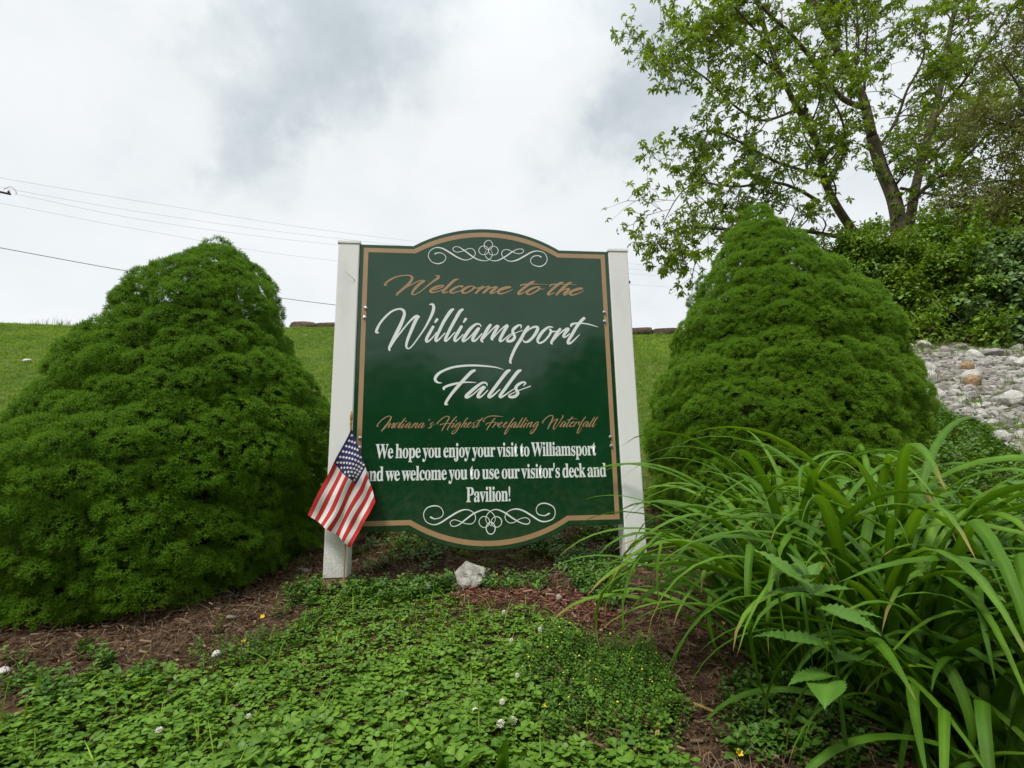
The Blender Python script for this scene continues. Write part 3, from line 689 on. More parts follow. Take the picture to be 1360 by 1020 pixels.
def rot_from_z(zdir, spin=None, xdir=None):
    """euler angles that turn +Z onto zdir with a random (or given) spin"""
    z = np.asarray(zdir, float); z = z / (np.linalg.norm(z, axis=1)[:, None] + 1e-9); n = len(z)
    if spin is None: spin = rng.uniform(0, 2 * np.pi, n)
    if xdir is None:
        ref = np.where(np.abs(z[:, 2:3]) > .95, np.array([[1.0, 0, 0]]), np.array([[0, 0, 1.0]]))
        x = np.cross(ref, z)
    else:
        x = xdir - z * (xdir * z).sum(1)[:, None]
    x /= np.linalg.norm(x, axis=1)[:, None] + 1e-9
    y = np.cross(z, x)
    c, s = np.cos(spin)[:, None], np.sin(spin)[:, None]
    x, y = x * c + y * s, y * c - x * s
    # matrix columns x,y,z -> XYZ euler
    ey = np.arcsin(np.clip(-x[:, 2], -1, 1)); ex = np.arctan2(y[:, 2], z[:, 2]); ez = np.arctan2(x[:, 1], x[:, 0])
    return np.stack([ex, ey, ez], 1)

# --- small shapes to scatter
def needle_sprig(seed):
    r = np.random.RandomState(seed); v, f, t = [], [], []
    shoots = [(np.array([0, 0, 0.]), np.array([0, 0, 1.]), .026, 15)]
    for k in range(7):
        a = 2 * math.pi * (k + r.uniform(-.25, .25)) / 7 * (1 if k < 7 else 1); d = np.array([math.cos(a) * .9, math.sin(a) * .9, .35 + .5 * (k % 2) + r.uniform(-.15, .2)])
        shoots.append((np.array([0, 0, 0.002 * k]), d / np.linalg.norm(d), .022 + r.uniform(-.004, .004), 11))
    for o_, d, L, n in shoots:
        u = np.cross(d, [0.3, .2, .9]); u /= np.linalg.norm(u); w = np.cross(d, u)
        for i in range(n):
            q = (i + .5) / n; a = i * 2.4 + r.uniform(-.3, .3); b0 = o_ + d * L * q
            out = math.cos(a) * u + math.sin(a) * w
            spread = .95 - .55 * q
            nd = d * (1 - spread * .55) + out * spread; nd /= np.linalg.norm(nd)
            ln = (.0115 - .003 * q) * r.uniform(.8, 1.15)
            sd_ = np.cross(nd, out + d * .3); sd_ /= np.linalg.norm(sd_) + 1e-9
            k0 = len(v); wd = .00105
            v += [b0 + sd_ * wd, b0 - sd_ * wd, b0 + nd * ln]; f.append((k0, k0 + 1, k0 + 2))
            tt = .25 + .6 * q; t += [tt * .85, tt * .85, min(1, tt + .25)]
    return v, f, t
def grass_tuft(seed, n=12, h=.06, lean=.5, w=.0022, spread=.02, seg=2):
    r = np.random.RandomState(seed); v, f, t = [], [], []
    for i in range(n):
        a = r.uniform(0, 6.28); d = np.array([math.cos(a), math.sin(a), 0]); s_ = np.array([-d[1], d[0], 0])
        o_ = np.array([r.normal() * spread, r.normal() * spread, -.004]); L = h * r.uniform(.55, 1.25); ln = lean * r.uniform(.2, 1.4); tt = r.uniform(0, 1)
        k0 = len(v)
        for j in range(seg + 1):
            q = j / seg; p = o_ + np.array([0, 0, 1]) * L * (q - .35 * ln * q * q) + d * L * ln * q * q
            ww = w * (1 - q) ** .6 if j < seg else 0
            if j < seg: v += [p + s_ * ww, p - s_ * ww]; t += [tt * .7 + .15 * q] * 2
            else: v.append(p); t.append(tt * .7 + .3)
        for j in range(seg - 1): f.append((k0 + 2 * j, k0 + 2 * j + 1, k0 + 2 * j + 3, k0 + 2 * j + 2))
        f.append((k0 + 2 * seg - 2, k0 + 2 * seg - 1, k0 + 2 * seg))
    return v, f, t
def clover_leaf(seed, L=.02, stem=.03):
    """three notched leaflets with a paler chevron, on a thin stalk"""
    r = np.random.RandomState(seed); v, f, t = [], [], []
    for k in range(3):
        a = 2 * math.pi * k / 3 + r.uniform(-.12, .12); fold = r.uniform(.10, .38); droop = r.uniform(-.05, .35); Lk = L * r.uniform(.88, 1.1)
        ca, sa = math.cos(a), math.sin(a)
        rings = [(0.0, [0.0]), (.38, [-.30, 0, .30]), (.56, [-.43, -.2, 0, .2, .43]), (.68, [-.46, -.23, 0, .23, .46]), (.90, [-.40, -.24, 0, .24, .40])]
        k0 = len(v); ids = []
        for q, ys in rings:
            row = []
            for y in ys:
                xx = q * (1 - .06 * abs(y) / .4)
                if q == .90: xx = .90 + (.10 if abs(y) == .24 else (-.02 if y == 0 else -.06))
                z = abs(y) * fold + .06 * math.sin(q * 3) - droop * q * q * .5
                p = np.array([xx * Lk * ca - y * Lk * sa, xx * Lk * sa + y * Lk * ca, z * Lk])
                row.append(len(v)); v.append(p)
                tt = .35 + .25 * q
                if q == .56 and abs(y) < .3: tt = .95
                if q == .68 and abs(y) > .3: tt = .7
                t.append(tt)
            ids.append(row)
        a0, b0, c0, d0, e0 = ids
        f += [(a0[0], b0[1], b0[0])[::-1], (a0[0], b0[2], b0[1])[::-1], (b0[0], b0[1], c0[1], c0[0])[::-1], (b0[1], c0[2], c0[1])[::-1], (b0[1], c0[3], c0[2])[::-1], (b0[1], b0[2], c0[4], c0[3])[::-1]]
        for A_, B_ in ((c0, d0), (d0, e0)):
            for i in range(4): f.append((A_[i], A_[i + 1], B_[i + 1], B_[i])[::-1])
    k0 = len(v); w = .0006
    v += [np.array([w, 0, 0]), np.array([-w, 0, 0]), np.array([-w, w * 2, -stem]), np.array([w, w * 2, -stem])]; t += [.5] * 4; f.append((k0, k0 + 1, k0 + 2, k0 + 3))
    return v, f, t
def weed_sprig(seed, h=.05, n=8, L=.012, wd=.35):
    """leafy little weed: a stem with pairs of small leaves"""
    r = np.random.RandomState(seed); v, f, t = [], [], []
    bend = np.array([r.normal() * .3, r.normal() * .3, 0])
    for i in range(n):
        q = (i + 1) / n; p = np.array([0, 0, h * q]) + bend * h * q * q; a = i * 2.4
        d = np.array([math.cos(a), math.sin(a), .25 + .4 * q]); d /= np.linalg.norm(d); s_ = np.array([-d[1], d[0], 0]); s_ /= np.linalg.norm(s_)
        Lk = L * (1.25 - .5 * q) * r.uniform(.8, 1.2); k0 = len(v); up_ = np.array([0, 0, 1])
        v += [p, p + d * Lk * .5 + s_ * Lk * wd + up_ * Lk * .08, p + d * Lk * .55, p + d * Lk * .5 - s_ * Lk * wd + up_ * Lk * .08, p + d * Lk - up_ * Lk * .15]
        f += [(k0, k0 + 2, k0 + 1), (k0, k0 + 3, k0 + 2), (k0 + 1, k0 + 2, k0 + 4), (k0 + 2, k0 + 3, k0 + 4)]
        tt = r.uniform(.1, .5) + .4 * q; t += [tt * .8, tt, tt * .7, tt, tt]
    return v, f, t
def palmate(seed, n=5, L=.13, wd=.17, droop=.5):
    r = np.random.RandomState(seed); v, f, t = [], [], []
    tt0 = r.uniform(.1, .6)
    for k in range(n):
        a = (k - (n - 1) / 2) * .95 + r.uniform(-.15, .15); d = np.array([math.cos(a), math.sin(a), 0]); s_ = np.array([-d[1], d[0], 0])
        Lk = L * (1 - .1 * abs(k - (n - 1) / 2)) * r.uniform(.8, 1.15); dr = droop * r.uniform(.5, 1.3); k0 = len(v)
        def q_(x, y, up=0): return d * Lk * x + s_ * Lk * y + np.array([0, 0, 1]) * (Lk * (.12 * math.sin(x * 3) - dr * x * x * .8 + up))
        v += [q_(0, 0), q_(.3, wd * .7, .03), q_(.3, 0), q_(.3, -wd * .7, .03), q_(.62, wd, .03), q_(.62, 0), q_(.62, -wd, .03), q_(1, 0)]
        f += [(k0, k0 + 2, k0 + 1), (k0, k0 + 3, k0 + 2), (k0 + 1, k0 + 2, k0 + 5, k0 + 4), (k0 + 2, k0 + 3, k0 + 6, k0 + 5), (k0 + 4, k0 + 5, k0 + 7), (k0 + 5, k0 + 6, k0 + 7)]
        tt = tt0 + r.uniform(-.1, .3); t += [tt * .7, tt, tt * .8, tt, tt, tt * .8, tt, tt + .1]
    return v, f, t
def simple_leaves(seed, n=7, L=.06, wd=.26, spread=.06):
    r = np.random.RandomState(seed); v, f, t = [], [], []
    for k in range(n):
        o_ = r.normal(size=3) * spread * .6; d = r.normal(size=3); d[2] *= .5; d /= np.linalg.norm(d); s_ = np.cross(d, [0, 0, 1.0]); s_ /= np.linalg.norm(s_); up_ = np.cross(s_, d)
        Lk = L * r.uniform(.7, 1.2); k0 = len(v)
        def q_(x, y, u=0): return o_ + d * Lk * x + s_ * Lk * y + up_ * Lk * (u - .3 * x * x)
        v += [q_(0, 0), q_(.45, wd, .06), q_(.45, 0), q_(.45, -wd, .06), q_(1, 0)]
        f += [(k0, k0 + 2, k0 + 1), (k0, k0 + 3, k0 + 2), (k0 + 1, k0 + 2, k0 + 4), (k0 + 2, k0 + 3, k0 + 4)]
        tt = r.uniform(0, .8); t += [tt * .8, tt, tt * .8, tt, tt + .15]
    return v, f, t
def chips(seed, n=6, L=.022, spread=.03):
    r = np.random.RandomState(seed); v, f, t = [], [], []
    for k in range(n):
        a = r.uniform(0, 6.28); d = np.array([math.cos(a), math.sin(a), r.normal() * .25]); s_ = np.array([-d[1], d[0], r.normal() * .3]); up_ = np.array([0, 0, 1.0])
        o_ = np.array([r.normal() * spread, r.normal() * spread, r.uniform(0, .006)]); Lk = L * r.uniform(.35, 1.3); w = Lk * r.uniform(.07, .3); th = .0018
        k0 = len(v); tt = r.uniform(0, 1)
        for z in (0, th):
            v += [o_ - d * Lk * .5 + up_ * z - s_ * w * .5, o_ + d * Lk * .5 + up_ * z - s_ * w * r.uniform(.2, .6), o_ + d * Lk * r.uniform(.35, .6) + up_ * z + s_ * w * .5, o_ - d * Lk * r.uniform(.3, .55) + up_ * z + s_ * w * .4]
        t += [tt] * 8
        f += [(k0 + 4, k0 + 5, k0 + 6, k0 + 7), (k0, k0 + 1, k0 + 5, k0 + 4), (k0 + 1, k0 + 2, k0 + 6, k0 + 5), (k0 + 2, k0 + 3, k0 + 7, k0 + 6), (k0 + 3, k0, k0 + 4, k0 + 7)]
    return v, f, t
def sources(name, fn, count, mat, smooth=False, **kw):
    obs = []
    for i in range(count):
        v, f, t = fn(i + 1, **kw)
        obs.append(new_obj('%s_%02d' % (name, i), v, f, mat, None, smooth, attrs={'tint': t}))
    return src_col(name, obs), count

# --- foliage colours (surface colours, not lit ones)
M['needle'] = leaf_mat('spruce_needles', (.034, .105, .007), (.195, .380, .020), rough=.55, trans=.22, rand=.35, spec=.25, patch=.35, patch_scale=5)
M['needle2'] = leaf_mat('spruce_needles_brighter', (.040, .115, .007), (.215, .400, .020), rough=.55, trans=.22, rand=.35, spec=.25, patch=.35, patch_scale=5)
M['core'] = noise_mat('spruce_inner_twigs', [(.35, (.008, .016, .004)), (.7, (.022, .034, .010))], scale=30, rough=.95, bump=.6, bscale=60, spec=.1)  # near-black green standing in for the shade deep between the needles
M['bark'] = noise_mat('tree_bark', [(.3, (.060, .050, .032)), (.55, (.12, .10, .066)), (.75, (.19, .16, .11))], scale=9, detail=9, rough=.9, bump=.9, bscale=18, stretch=(1, 1, .25), dist=.5, bdist=.03, spec=.15)
M['twig'] = noise_mat('twig_bark', [(.3, (.060, .045, .035)), (.7, (.14, .10, .075))], scale=20, rough=.9, bump=0, spec=.15)
M['clover'] = leaf_mat('clover_leaves', (.028, .095, .008), (.190, .350, .036), rough=.5, trans=.24, rand=.5, spec=.4, patch=.3, patch_scale=2.2)
M['grass'] = leaf_mat('bank_grass', (.090, .170, .010), (.310, .450, .035), rough=.6, trans=.25, rand=.45, third=(.55, (.170, .290, .018)), patch=1.1, patch_scale=1.1)
M['tall_grass'] = leaf_mat('tall_grass', (.055, .100, .016), (.18, .26, .05), rough=.6, trans=.25, rand=.45)
M['weed'] = leaf_mat('small_weeds', (.026, .090, .010), (.135, .265, .035), rough=.5, trans=.22, rand=.45, patch=.4, patch_scale=3)
M['medic'] = leaf_mat('fine_weeds', (.026, .095, .010), (.150, .290, .030), rough=.5, trans=.25, rand=.45, patch=.4, patch_scale=3)
M['mulch'] = leaf_mat('brown_mulch', (.036, .021, .012), (.32, .22, .14), rough=.9, trans=0, rand=.4, spec=.1, third=(.5, (.115, .068, .040)), patch=.4, patch_scale=6)
M['red_mulch'] = leaf_mat('red_mulch', (.085, .026, .018), (.40, .27, .20), rough=.85, trans=0, rand=.4, spec=.15, third=(.6, (.20, .075, .050)))
M['treeleaf'] = leaf_mat('young_tree_leaves', (.060, .120, .008), (.250, .350, .028), rough=.45, trans=.38, rand=.45, third=(.5, (.125, .205, .014)), tcol=(1.7, 1.6, .5))
M['oliveleaf'] = leaf_mat('olive_tree_leaves', (.065, .085, .014), (.22, .25, .045), rough=.5, trans=.3, rand=.5)
M['shrubleaf'] = leaf_mat('shrub_leaves', (.048, .120, .008), (.26, .41, .036), rough=.5, trans=.3, rand=.5, patch=1.2, patch_scale=1.6)
M['shrubpale'] = leaf_mat('pale_shrub_leaves', (.040, .105, .020), (.21, .32, .12), rough=.4, trans=.28, rand=.5)
M['farwood'] = leaf_mat('far_wood_leaves', (.020, .040, .008), (.060, .10, .020), rough=.6, trans=.2, rand=.5)

# ------------------------------------------------------------------ dwarf spruces
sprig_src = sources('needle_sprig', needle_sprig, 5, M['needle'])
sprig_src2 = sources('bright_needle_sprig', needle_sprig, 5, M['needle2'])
def spruce(label, rows, Y0, depth, seed, src, group, zbottom):
    r = np.random.RandomState(seed)
    zs, xl, xr = [], [], []
    for py, a, b_ in rows:
        q = ray(a, py); q2 = ray(b_, py); s1_, s2_ = q[0], q2[0]; k1, k2 = math.sqrt(1 + (s1_ * depth) ** 2), math.sqrt(1 + (s2_ * depth) ** 2)
        hw_ = (s2_ - s1_) * Y0 / (k1 + k2); c_ = s1_ * Y0 + hw_ * k1; zs.append((q[2] + q2[2]) / 2 * Y0); xl.append(c_ - hw_); xr.append(c_ + hw_)
    zs = np.array(zs); xl = np.array(xl); xr = np.array(xr); o_ = np.argsort(zs); zs, xl, xr = zs[o_], xl[o_], xr[o_]
    ztop = zs[-1]
    def prof(z):
        a = np.interp(z, zs, xl); b_ = np.interp(z, zs, xr); return (a + b_) / 2, (b_ - a) / 2
    cx, _ = prof(zs[len(zs) // 3])
    gz = float(H(cx, Y0))
    t = thing('spruce_bush', label, 'bush', (cx, Y0, gz), 0, group)
    org = np.array([cx, Y0, gz])
    # trunk
    mb = MB(); mb.tube([(0, 0, -.1), (.01, .01, .3), (-.01, 0, .7), (prof(ztop - .15)[0] - cx, 0, ztop - gz - .15)], [.06, .05, .035, .01], 10)
    for k in range(26):
        a = r.uniform(0, 6.28); z0 = r.uniform(.05, .9); hw = prof(gz + z0)[1]; L = hw * .8
        mb.tube([(0, 0, z0), (math.cos(a) * L * .5 + (prof(gz + z0)[0] - cx), math.sin(a) * L * .5 * depth, z0 + .02), (math.cos(a) * L + (prof(gz + z0)[0] - cx), math.sin(a) * L * depth, z0 + r.uniform(-.06, .1))], [.014, .009, .004], 5)
    mb.obj('trunk', M['bark'], t, True)
    # added lumpy core inside the needles, coloured dark as inner shade, blocking see-through
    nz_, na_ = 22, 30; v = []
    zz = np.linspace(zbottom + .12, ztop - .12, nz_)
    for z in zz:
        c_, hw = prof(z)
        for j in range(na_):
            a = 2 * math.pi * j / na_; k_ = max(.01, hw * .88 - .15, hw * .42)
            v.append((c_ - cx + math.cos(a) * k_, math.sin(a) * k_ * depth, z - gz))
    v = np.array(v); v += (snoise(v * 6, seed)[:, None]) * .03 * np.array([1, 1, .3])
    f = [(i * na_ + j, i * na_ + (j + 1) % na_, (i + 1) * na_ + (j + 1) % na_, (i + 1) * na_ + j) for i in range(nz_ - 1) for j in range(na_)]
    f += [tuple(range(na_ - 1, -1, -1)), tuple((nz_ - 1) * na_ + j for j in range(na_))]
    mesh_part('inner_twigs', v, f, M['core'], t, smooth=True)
    # lumps of growth
    lumps = []; tries = 0
    while tries < 22000 and len(lumps) < 1500:
        tries += 1
        z = zbottom + (ztop - zbottom) * r.uniform(0, 1) ** 1.15; a = r.uniform(0, 2 * math.pi)
        c_, hw = prof(z)
        if r.uniform() > (hw + .12) / (max(xr - xl) / 2 + .12): continue
        R = .065 + .115 * r.uniform() ** 1.6 * (1 if hw > .3 else .8)
        k_ = max(0.0, hw - R * .78 - .014 + min(.078, hw * .16) * float(snoise(np.array([[math.cos(a) * hw * 2.6, math.sin(a) * hw * 2.6, z * 4.6]]), seed + 9)[0]) + r.uniform(-.02, .02)) * (1 + .05 * math.sin(3 * a + z * 5))
        c3 = np.array([c_ + math.cos(a) * k_, Y0 + math.sin(a) * k_ * depth, z - R * .25])
        if any(((c3 - q[0]) ** 2).sum() < (.57 * (R + q[1])) ** 2 for q in lumps): continue
        lumps.append((c3, R, a))
    # crown cap
    lumps.append((np.array([prof(ztop - .1)[0], Y0, ztop - .11]), .10, 0.0))
    Pn, Dn = [], []
    for c3, R, a in lumps:
        n = int(2 * math.pi * R * R / (.0135 ** 2)); d = r.normal(size=(n, 3)); d /= np.linalg.norm(d, axis=1)[:, None]
        rad = np.array([math.cos(a), math.sin(a) , .35]); rad /= np.linalg.norm(rad)
        d = d[(d @ rad > -.35) & (d[:, 2] > -.55)]
        p = c3 + d * np.array([R, R, R * .72]) * (1 + .10 * snoise(d * 4 + c3 * 9, seed + 3)[:, None]) * r.uniform(.93, 1.01, (len(d), 1))
        Pn.append(p); Dn.append(d * .9 + rad * .35 + np.array([0, 0, .45]) + r.normal(size=d.shape) * .16)
    nb_ = 24000; zb_ = zbottom + .04 + (ztop - zbottom - .06) * r.uniform(0, 1, nb_) ** 1.2; ab_ = r.uniform(0, 2 * np.pi, nb_)
    cb_ = np.interp(zb_, zs, (xl + xr) / 2); hb_ = np.interp(zb_, zs, (xr - xl) / 2); hb_ = np.maximum(hb_ - np.minimum(r.uniform(.09, .14, nb_), hb_ * .26), .01)
    kk = r.uniform(size=nb_) < (hb_ + .1) / (hb_.max() + .1); zb_, ab_, cb_, hb_ = zb_[kk], ab_[kk], cb_[kk], hb_[kk]
    Pn.append(np.stack([cb_ + np.cos(ab_) * hb_, Y0 + np.sin(ab_) * hb_ * depth, zb_], 1)); Dn.append(np.stack([np.cos(ab_), np.sin(ab_), .5 + 0 * ab_], 1) + r.normal(size=(len(zb_), 3)) * .3)
    nbase = len(zb_)
    Pn = np.vstack(Pn); Dn = np.vstack(Dn)
    # drop what lies deep inside the neighbouring lumps
    keep = np.ones(len(Pn), bool)
    for c3, R, a in lumps:
        keep &= (((Pn - c3) / np.array([1, 1, .72])) ** 2).sum(1) > (R * .80) ** 2
    keep[-nbase:] = True
    keep &= Pn[:, 2] > H(Pn[:, 0], Pn[:, 1]) + .015
    Pn, Dn = Pn[keep], Dn[keep]
    print('spruce', len(lumps), len(Pn))
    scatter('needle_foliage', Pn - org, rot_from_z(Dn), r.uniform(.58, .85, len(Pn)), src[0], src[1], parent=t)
    return t
rowsL = [(326, 284, 293), (335, 258, 322), (358, 228, 348), (400, 165, 372), (430, 135, 388), (470, 85, 402), (520, 30, 425), (560, -10, 432), (620, -55, 434), (680, -85, 430), (730, -95, 428), (775, -95, 405), (815, -95, 392), (840, -85, 365)]
zbL = float(P(230, 825, 2.45)[2])
spruce('large rounded dwarf spruce bush left of the white left post, spreading out of the frame', rowsL, 2.42, .94, 21, sprig_src, 'dwarf spruce bushes flanking the sign', zbL)
rowsR = [(281, 1000, 1010), (290, 984, 1028), (320, 964, 1062), (350, 944, 1094), (380, 927, 1120), (410, 910, 1158), (440, 900, 1172), (470, 893, 1190), (500, 880, 1210), (540, 864, 1234), (580, 858, 1240), (620, 864, 1238), (660, 872, 1230), (700, 880, 1220)]
zbR = float(P(1045, 690, 2.95)[2])
spruce('tall conical dwarf spruce bush right of the white right post, above the strap-leaved clump', rowsR, 2.95, .9, 22, sprig_src2, 'dwarf spruce bushes flanking the sign', zbR)

# ------------------------------------------------------------------ ground cover
def fill(poly, spacing, jitter=.5, bias=None, seed=1):
    """jittered points inside a ground polygon"""
    r = np.random.RandomState(seed); p = np.array(poly); x0, y0 = p.min(0); x1, y1 = p.max(0)
    X_, Y_ = np.meshgrid(np.arange(x0, x1, spacing), np.arange(y0, y1, spacing)); X_ = X_.ravel() + r.uniform(-jitter, jitter, X_.size) * spacing; Y_ = Y_.ravel() + r.uniform(-jitter, jitter, Y_.size) * spacing
    f_ = np.stack([X_ * 5, Y_ * 5, X_ * 0], 1); wob = .05 + .03 * np.clip(Y_ - 2, 0, 3)
    k_ = in_poly(X_ + snoise(f_, 101) * wob + r.normal(size=X_.size) * .012, Y_ + snoise(f_, 102) * wob + r.normal(size=X_.size) * .012, poly); return X_[k_], Y_[k_]
def drop(x, y, poly, seed=3, edge=0.0):
    return ~in_poly(x, y, poly)
def upright(n, tilt, r):
    a = r.uniform(0, 6.28, n); s_ = np.abs(r.normal(size=n)) * tilt
    return np.stack([np.cos(a) * s_, np.sin(a) * s_, np.ones(n)], 1)
bareL = gpoly([(-60, 960), (0, 905), (110, 870), (250, 835), (330, 815), (400, 790), (415, 808), (385, 835), (330, 872), (270, 905), (120, 895), (30, 935), (-60, 1000)])
bareC = gpoly([(450, 760), (560, 735), (620, 728), (720, 735), (840, 750), (880, 770), (870, 840), (830, 850), (760, 835), (650, 815), (590, 805), (540, 790)])
bareR = gpoly([(800, 770), (1000, 770), (1000, 1020), (935, 1030), (890, 960), (860, 900), (840, 850)])
redP = gpoly([(600, 808), (640, 790), (700, 784), (765, 792), (800, 806), (815, 832), (770, 832), (730, 824), (690, 814), (640, 815)])
front_left = [(-2.4, .35), (-2.4, 1.35)] + gpoly([(0, 930), (40, 910), (130, 893), (270, 898), (340, 868), (385, 832), (410, 800), (470, 770), (560, 772), (600, 785), (600, 808), (660, 818), (720, 822), (780, 845), (835, 850), (870, 900), (880, 960), (880, 1016)]) + [(.55, .35)]
clovsrc = sources('clover_leaf', clover_leaf, 8, M['clover'], smooth=True)
r1 = np.random.RandomState(5)
x, y = fill(front_left, .0142, .8, seed=5)
d_ = np.hypot(x, y)
edge_n = snoise(np.stack([x * 7, y * 7, x * 0], 1), 8)
med = gpoly([(715, 850), (860, 850), (900, 930), (900, 1016), (730, 1016), (690, 930)])
wx, wy = x + edge_n * .05, y + snoise(np.stack([x * 6, y * 6, x * 0], 1), 18) * .06
inm = in_poly(wx, wy, med)
keep = np.where(inm, edge_n + r1.normal(size=len(x)) * .4 < -.15, True) & ~(in_poly(wx, wy, bareL) & (edge_n < .55)) & (y > .35)
keep &= ~((edge_n > .75) & (r1.uniform(size=len(x)) < .6) & (y > 1.6))
x, y = x[keep], y[keep]
cn = snoise(np.stack([x * 5, y * 5, x * 0], 1), 9)
lay = r1.uniform(size=len(x))
size = (.70 + .45 * np.clip((1.75 - y) / .7, 0, 1) + .12 * snoise(np.stack([x * 3, y * 3, x * 0], 1), 4)) * np.where(r1.uniform(size=len(x)) < .3, r1.uniform(.45, .75, len(x)), r1.uniform(.8, 1.25, len(x)))
top = .026 + .022 * cn + .030 * np.clip((1.7 - y) / .7, 0, 1)
z = H(x, y) + np.clip(top, .012, None) * (.35 + .65 * lay)
print('clover', len(x))
tag(scatter('clover_patch', np.stack([x, y, z], 1), rot_from_z(upright(len(x), .38, r1)), size, *clovsrc), 'dense low clover carpeting the ground in front of the sign', 'ground cover')
# fine weeds with tiny yellow flowers
medsrc = sources('fine_weed', weed_sprig, 5, M['medic'], h=.05, n=11, L=.011, wd=.42)
x, y = fill(med + [], .013, .8, seed=6)
k_ = snoise(np.stack([x * 6, y * 6, x * 0], 1), 2) > -.6; x, y = x[k_], y[k_]
k2 = in_poly(x, y, gpoly([(230, 860), (300, 815), (370, 800), (420, 830), (360, 880), (290, 890)]))
x2, y2 = fill(gpoly([(225, 865), (300, 812), (380, 800), (450, 800), (420, 850), (350, 885), (280, 895)]), .02, .8, seed=7)
k_ = snoise(np.stack([x2 * 8, y2 * 8, x2 * 0], 1), 12) > .0; x, y = np.r_[x, x2[k_]], np.r_[y, y2[k_]]
tag(scatter('fine_weed_patch', np.stack([x, y, H(x, y)], 1), rot_from_z(upright(len(x), .3, r1)), r1.uniform(.6, 1.15, len(x)), *medsrc), 'bright fine leaved weeds growing right of the clover patch', 'weeds')
# leafy weeds under and behind the sign
weedsrc = sources('leafy_weed', weed_sprig, 5, M['weed'], h=.045, n=9, L=.024, wd=.36)
xs_, ys_ = [], []
for i, (pl, sp_, th) in enumerate([
        ([(440, 700), (560, 700), (600, 735), (560, 760), (470, 775), (455, 760)], .032, -.1),
        ([(690, 735), (720, 700), (820, 700), (830, 738), (770, 748)], .024, -.3),
        ([(730, 750), (790, 745), (830, 770), (830, 800), (790, 815), (745, 790)], .018, -.45),
        ([(640, 775), (700, 765), (730, 775), (700, 790), (650, 792)], .02, -.5),
        ([(380, 785), (450, 775), (590, 775), (600, 800), (480, 800), (400, 815)], .018, -.8),
        ([(0, 935), (0, 890), (30, 880), (60, 900), (140, 895), (130, 850), (150, 850), (160, 895), (280, 900), (300, 860), (330, 870), (200, 930)], .026, -.15),
        ([(950, 1020), (960, 900), (1100, 900), (1360, 900), (1360, 1020)], .022, -.5),
        ([(860, 730), (1360, 690), (1500, 690), (1500, 640), (860, 700)], .03, -.4),
        ([(250, 790), (420, 760), (420, 700), (0, 700), (-200, 830)], .045, .1)]):
    a, b_ = fill(gpoly(pl), sp_, .8, seed=30 + i); k_ = snoise(np.stack([a * 6, b_ * 6, a * 0], 1), 40 + i) > th; xs_.append(a[k_]); ys_.append(b_[k_])
x, y = np.concatenate(xs_), np.concatenate(ys_)
k_ = np.ones(len(x), bool)
for s_ in (-61.4, 61.4):
    q_ = sign_world(s_, -.04, 0); k_ &= (np.abs(x - q_[0]) > .055) | (y > q_[1] + .03) | (y < q_[1] - .14)
x, y = x[k_], y[k_]
print('weeds', len(x))
tag(scatter('leafy_weeds', np.stack([x, y, H(x, y)], 1), rot_from_z(upright(len(x), .4, r1)), r1.uniform(.6, 1.2, len(x)), *weedsrc), 'low leafy weeds growing through the mulch around the sign', 'weeds')
# stray grass and dead leaves in the clover
x, y = fill(front_left, .10, .9, seed=60)
tag(scatter('clover_grass', np.stack([x, y, H(x, y) + .02], 1), rot_from_z(upright(len(x), .3, r1)), r1.uniform(.6, 1.4, len(x)), *sources('stray_grass', grass_tuft, 4, M['grass'], n=4, h=.07, lean=.8, w=.0016, spread=.02, seg=3)), 'single grass blades growing up through the clover', 'grass')
# mulch
mulsrc = sources('mulch_chips', chips, 6, M['mulch']); redsrc = sources('red_mulch_chips', chips, 4, M['red_mulch'], L=.03)
x, y = fill([(-2.3, .6), (-2.6, 3.3), (2.4, 3.4), (2.2, .6)], .03, .9, seed=8)
k_ = ~in_poly(x, y, front_left) | in_poly(x, y, bareL) | (snoise(np.stack([x * 7, y * 7, x * 0], 1), 8) > .4); x, y = x[k_], y[k_]
nrm = upright(len(x), .25, r1)
tag(scatter('brown_mulch', np.stack([x, y, H(x, y) + .004], 1), rot_from_z(nrm), r1.uniform(.6, 1.3, len(x)), *mulsrc), 'weathered brown bark mulch and dry litter covering the bed', 'mulch')
x, y = fill(redP, .022, .9, seed=9)
k_ = snoise(np.stack([x * 9, y * 9, x * 0], 1), 14) > -.35; x, y = x[k_], y[k_]
tag(scatter('red_mulch', np.stack([x, y, H(x, y) + .010], 1), rot_from_z(upright(len(x), .3, r1)), r1.uniform(.5, 1.1, len(x)), *redsrc), 'patch of reddish shredded mulch in front of the pale rock', 'mulch')
# dry grass stalks
drysrc_m = leaf_mat('dry_litter', (.10, .07, .045), (.36, .29, .19), rough=.8, trans=0, rand=.5, spec=.1)
drysrc = sources('dry_litter', grass_tuft, 4, drysrc_m, n=9, h=.05, lean=1.7, w=.0010, spread=.03)
x, y = fill([(-1.9, 1.3), (-.9, 3.2), (1.9, 3.3), (1.3, 1.1), (.3, .9)], .06, .9, seed=10)
k_ = ~in_poly(x, y, front_left) | in_poly(x, y, bareL); x, y = x[k_], y[k_]
tag(scatter('dry_litter', np.stack([x, y, H(x, y)], 1), rot_from_z(upright(len(x), .3, r1)), r1.uniform(.6, 1.3, len(x)), *drysrc), 'dry straw coloured stalks lying on the mulch', 'litter')
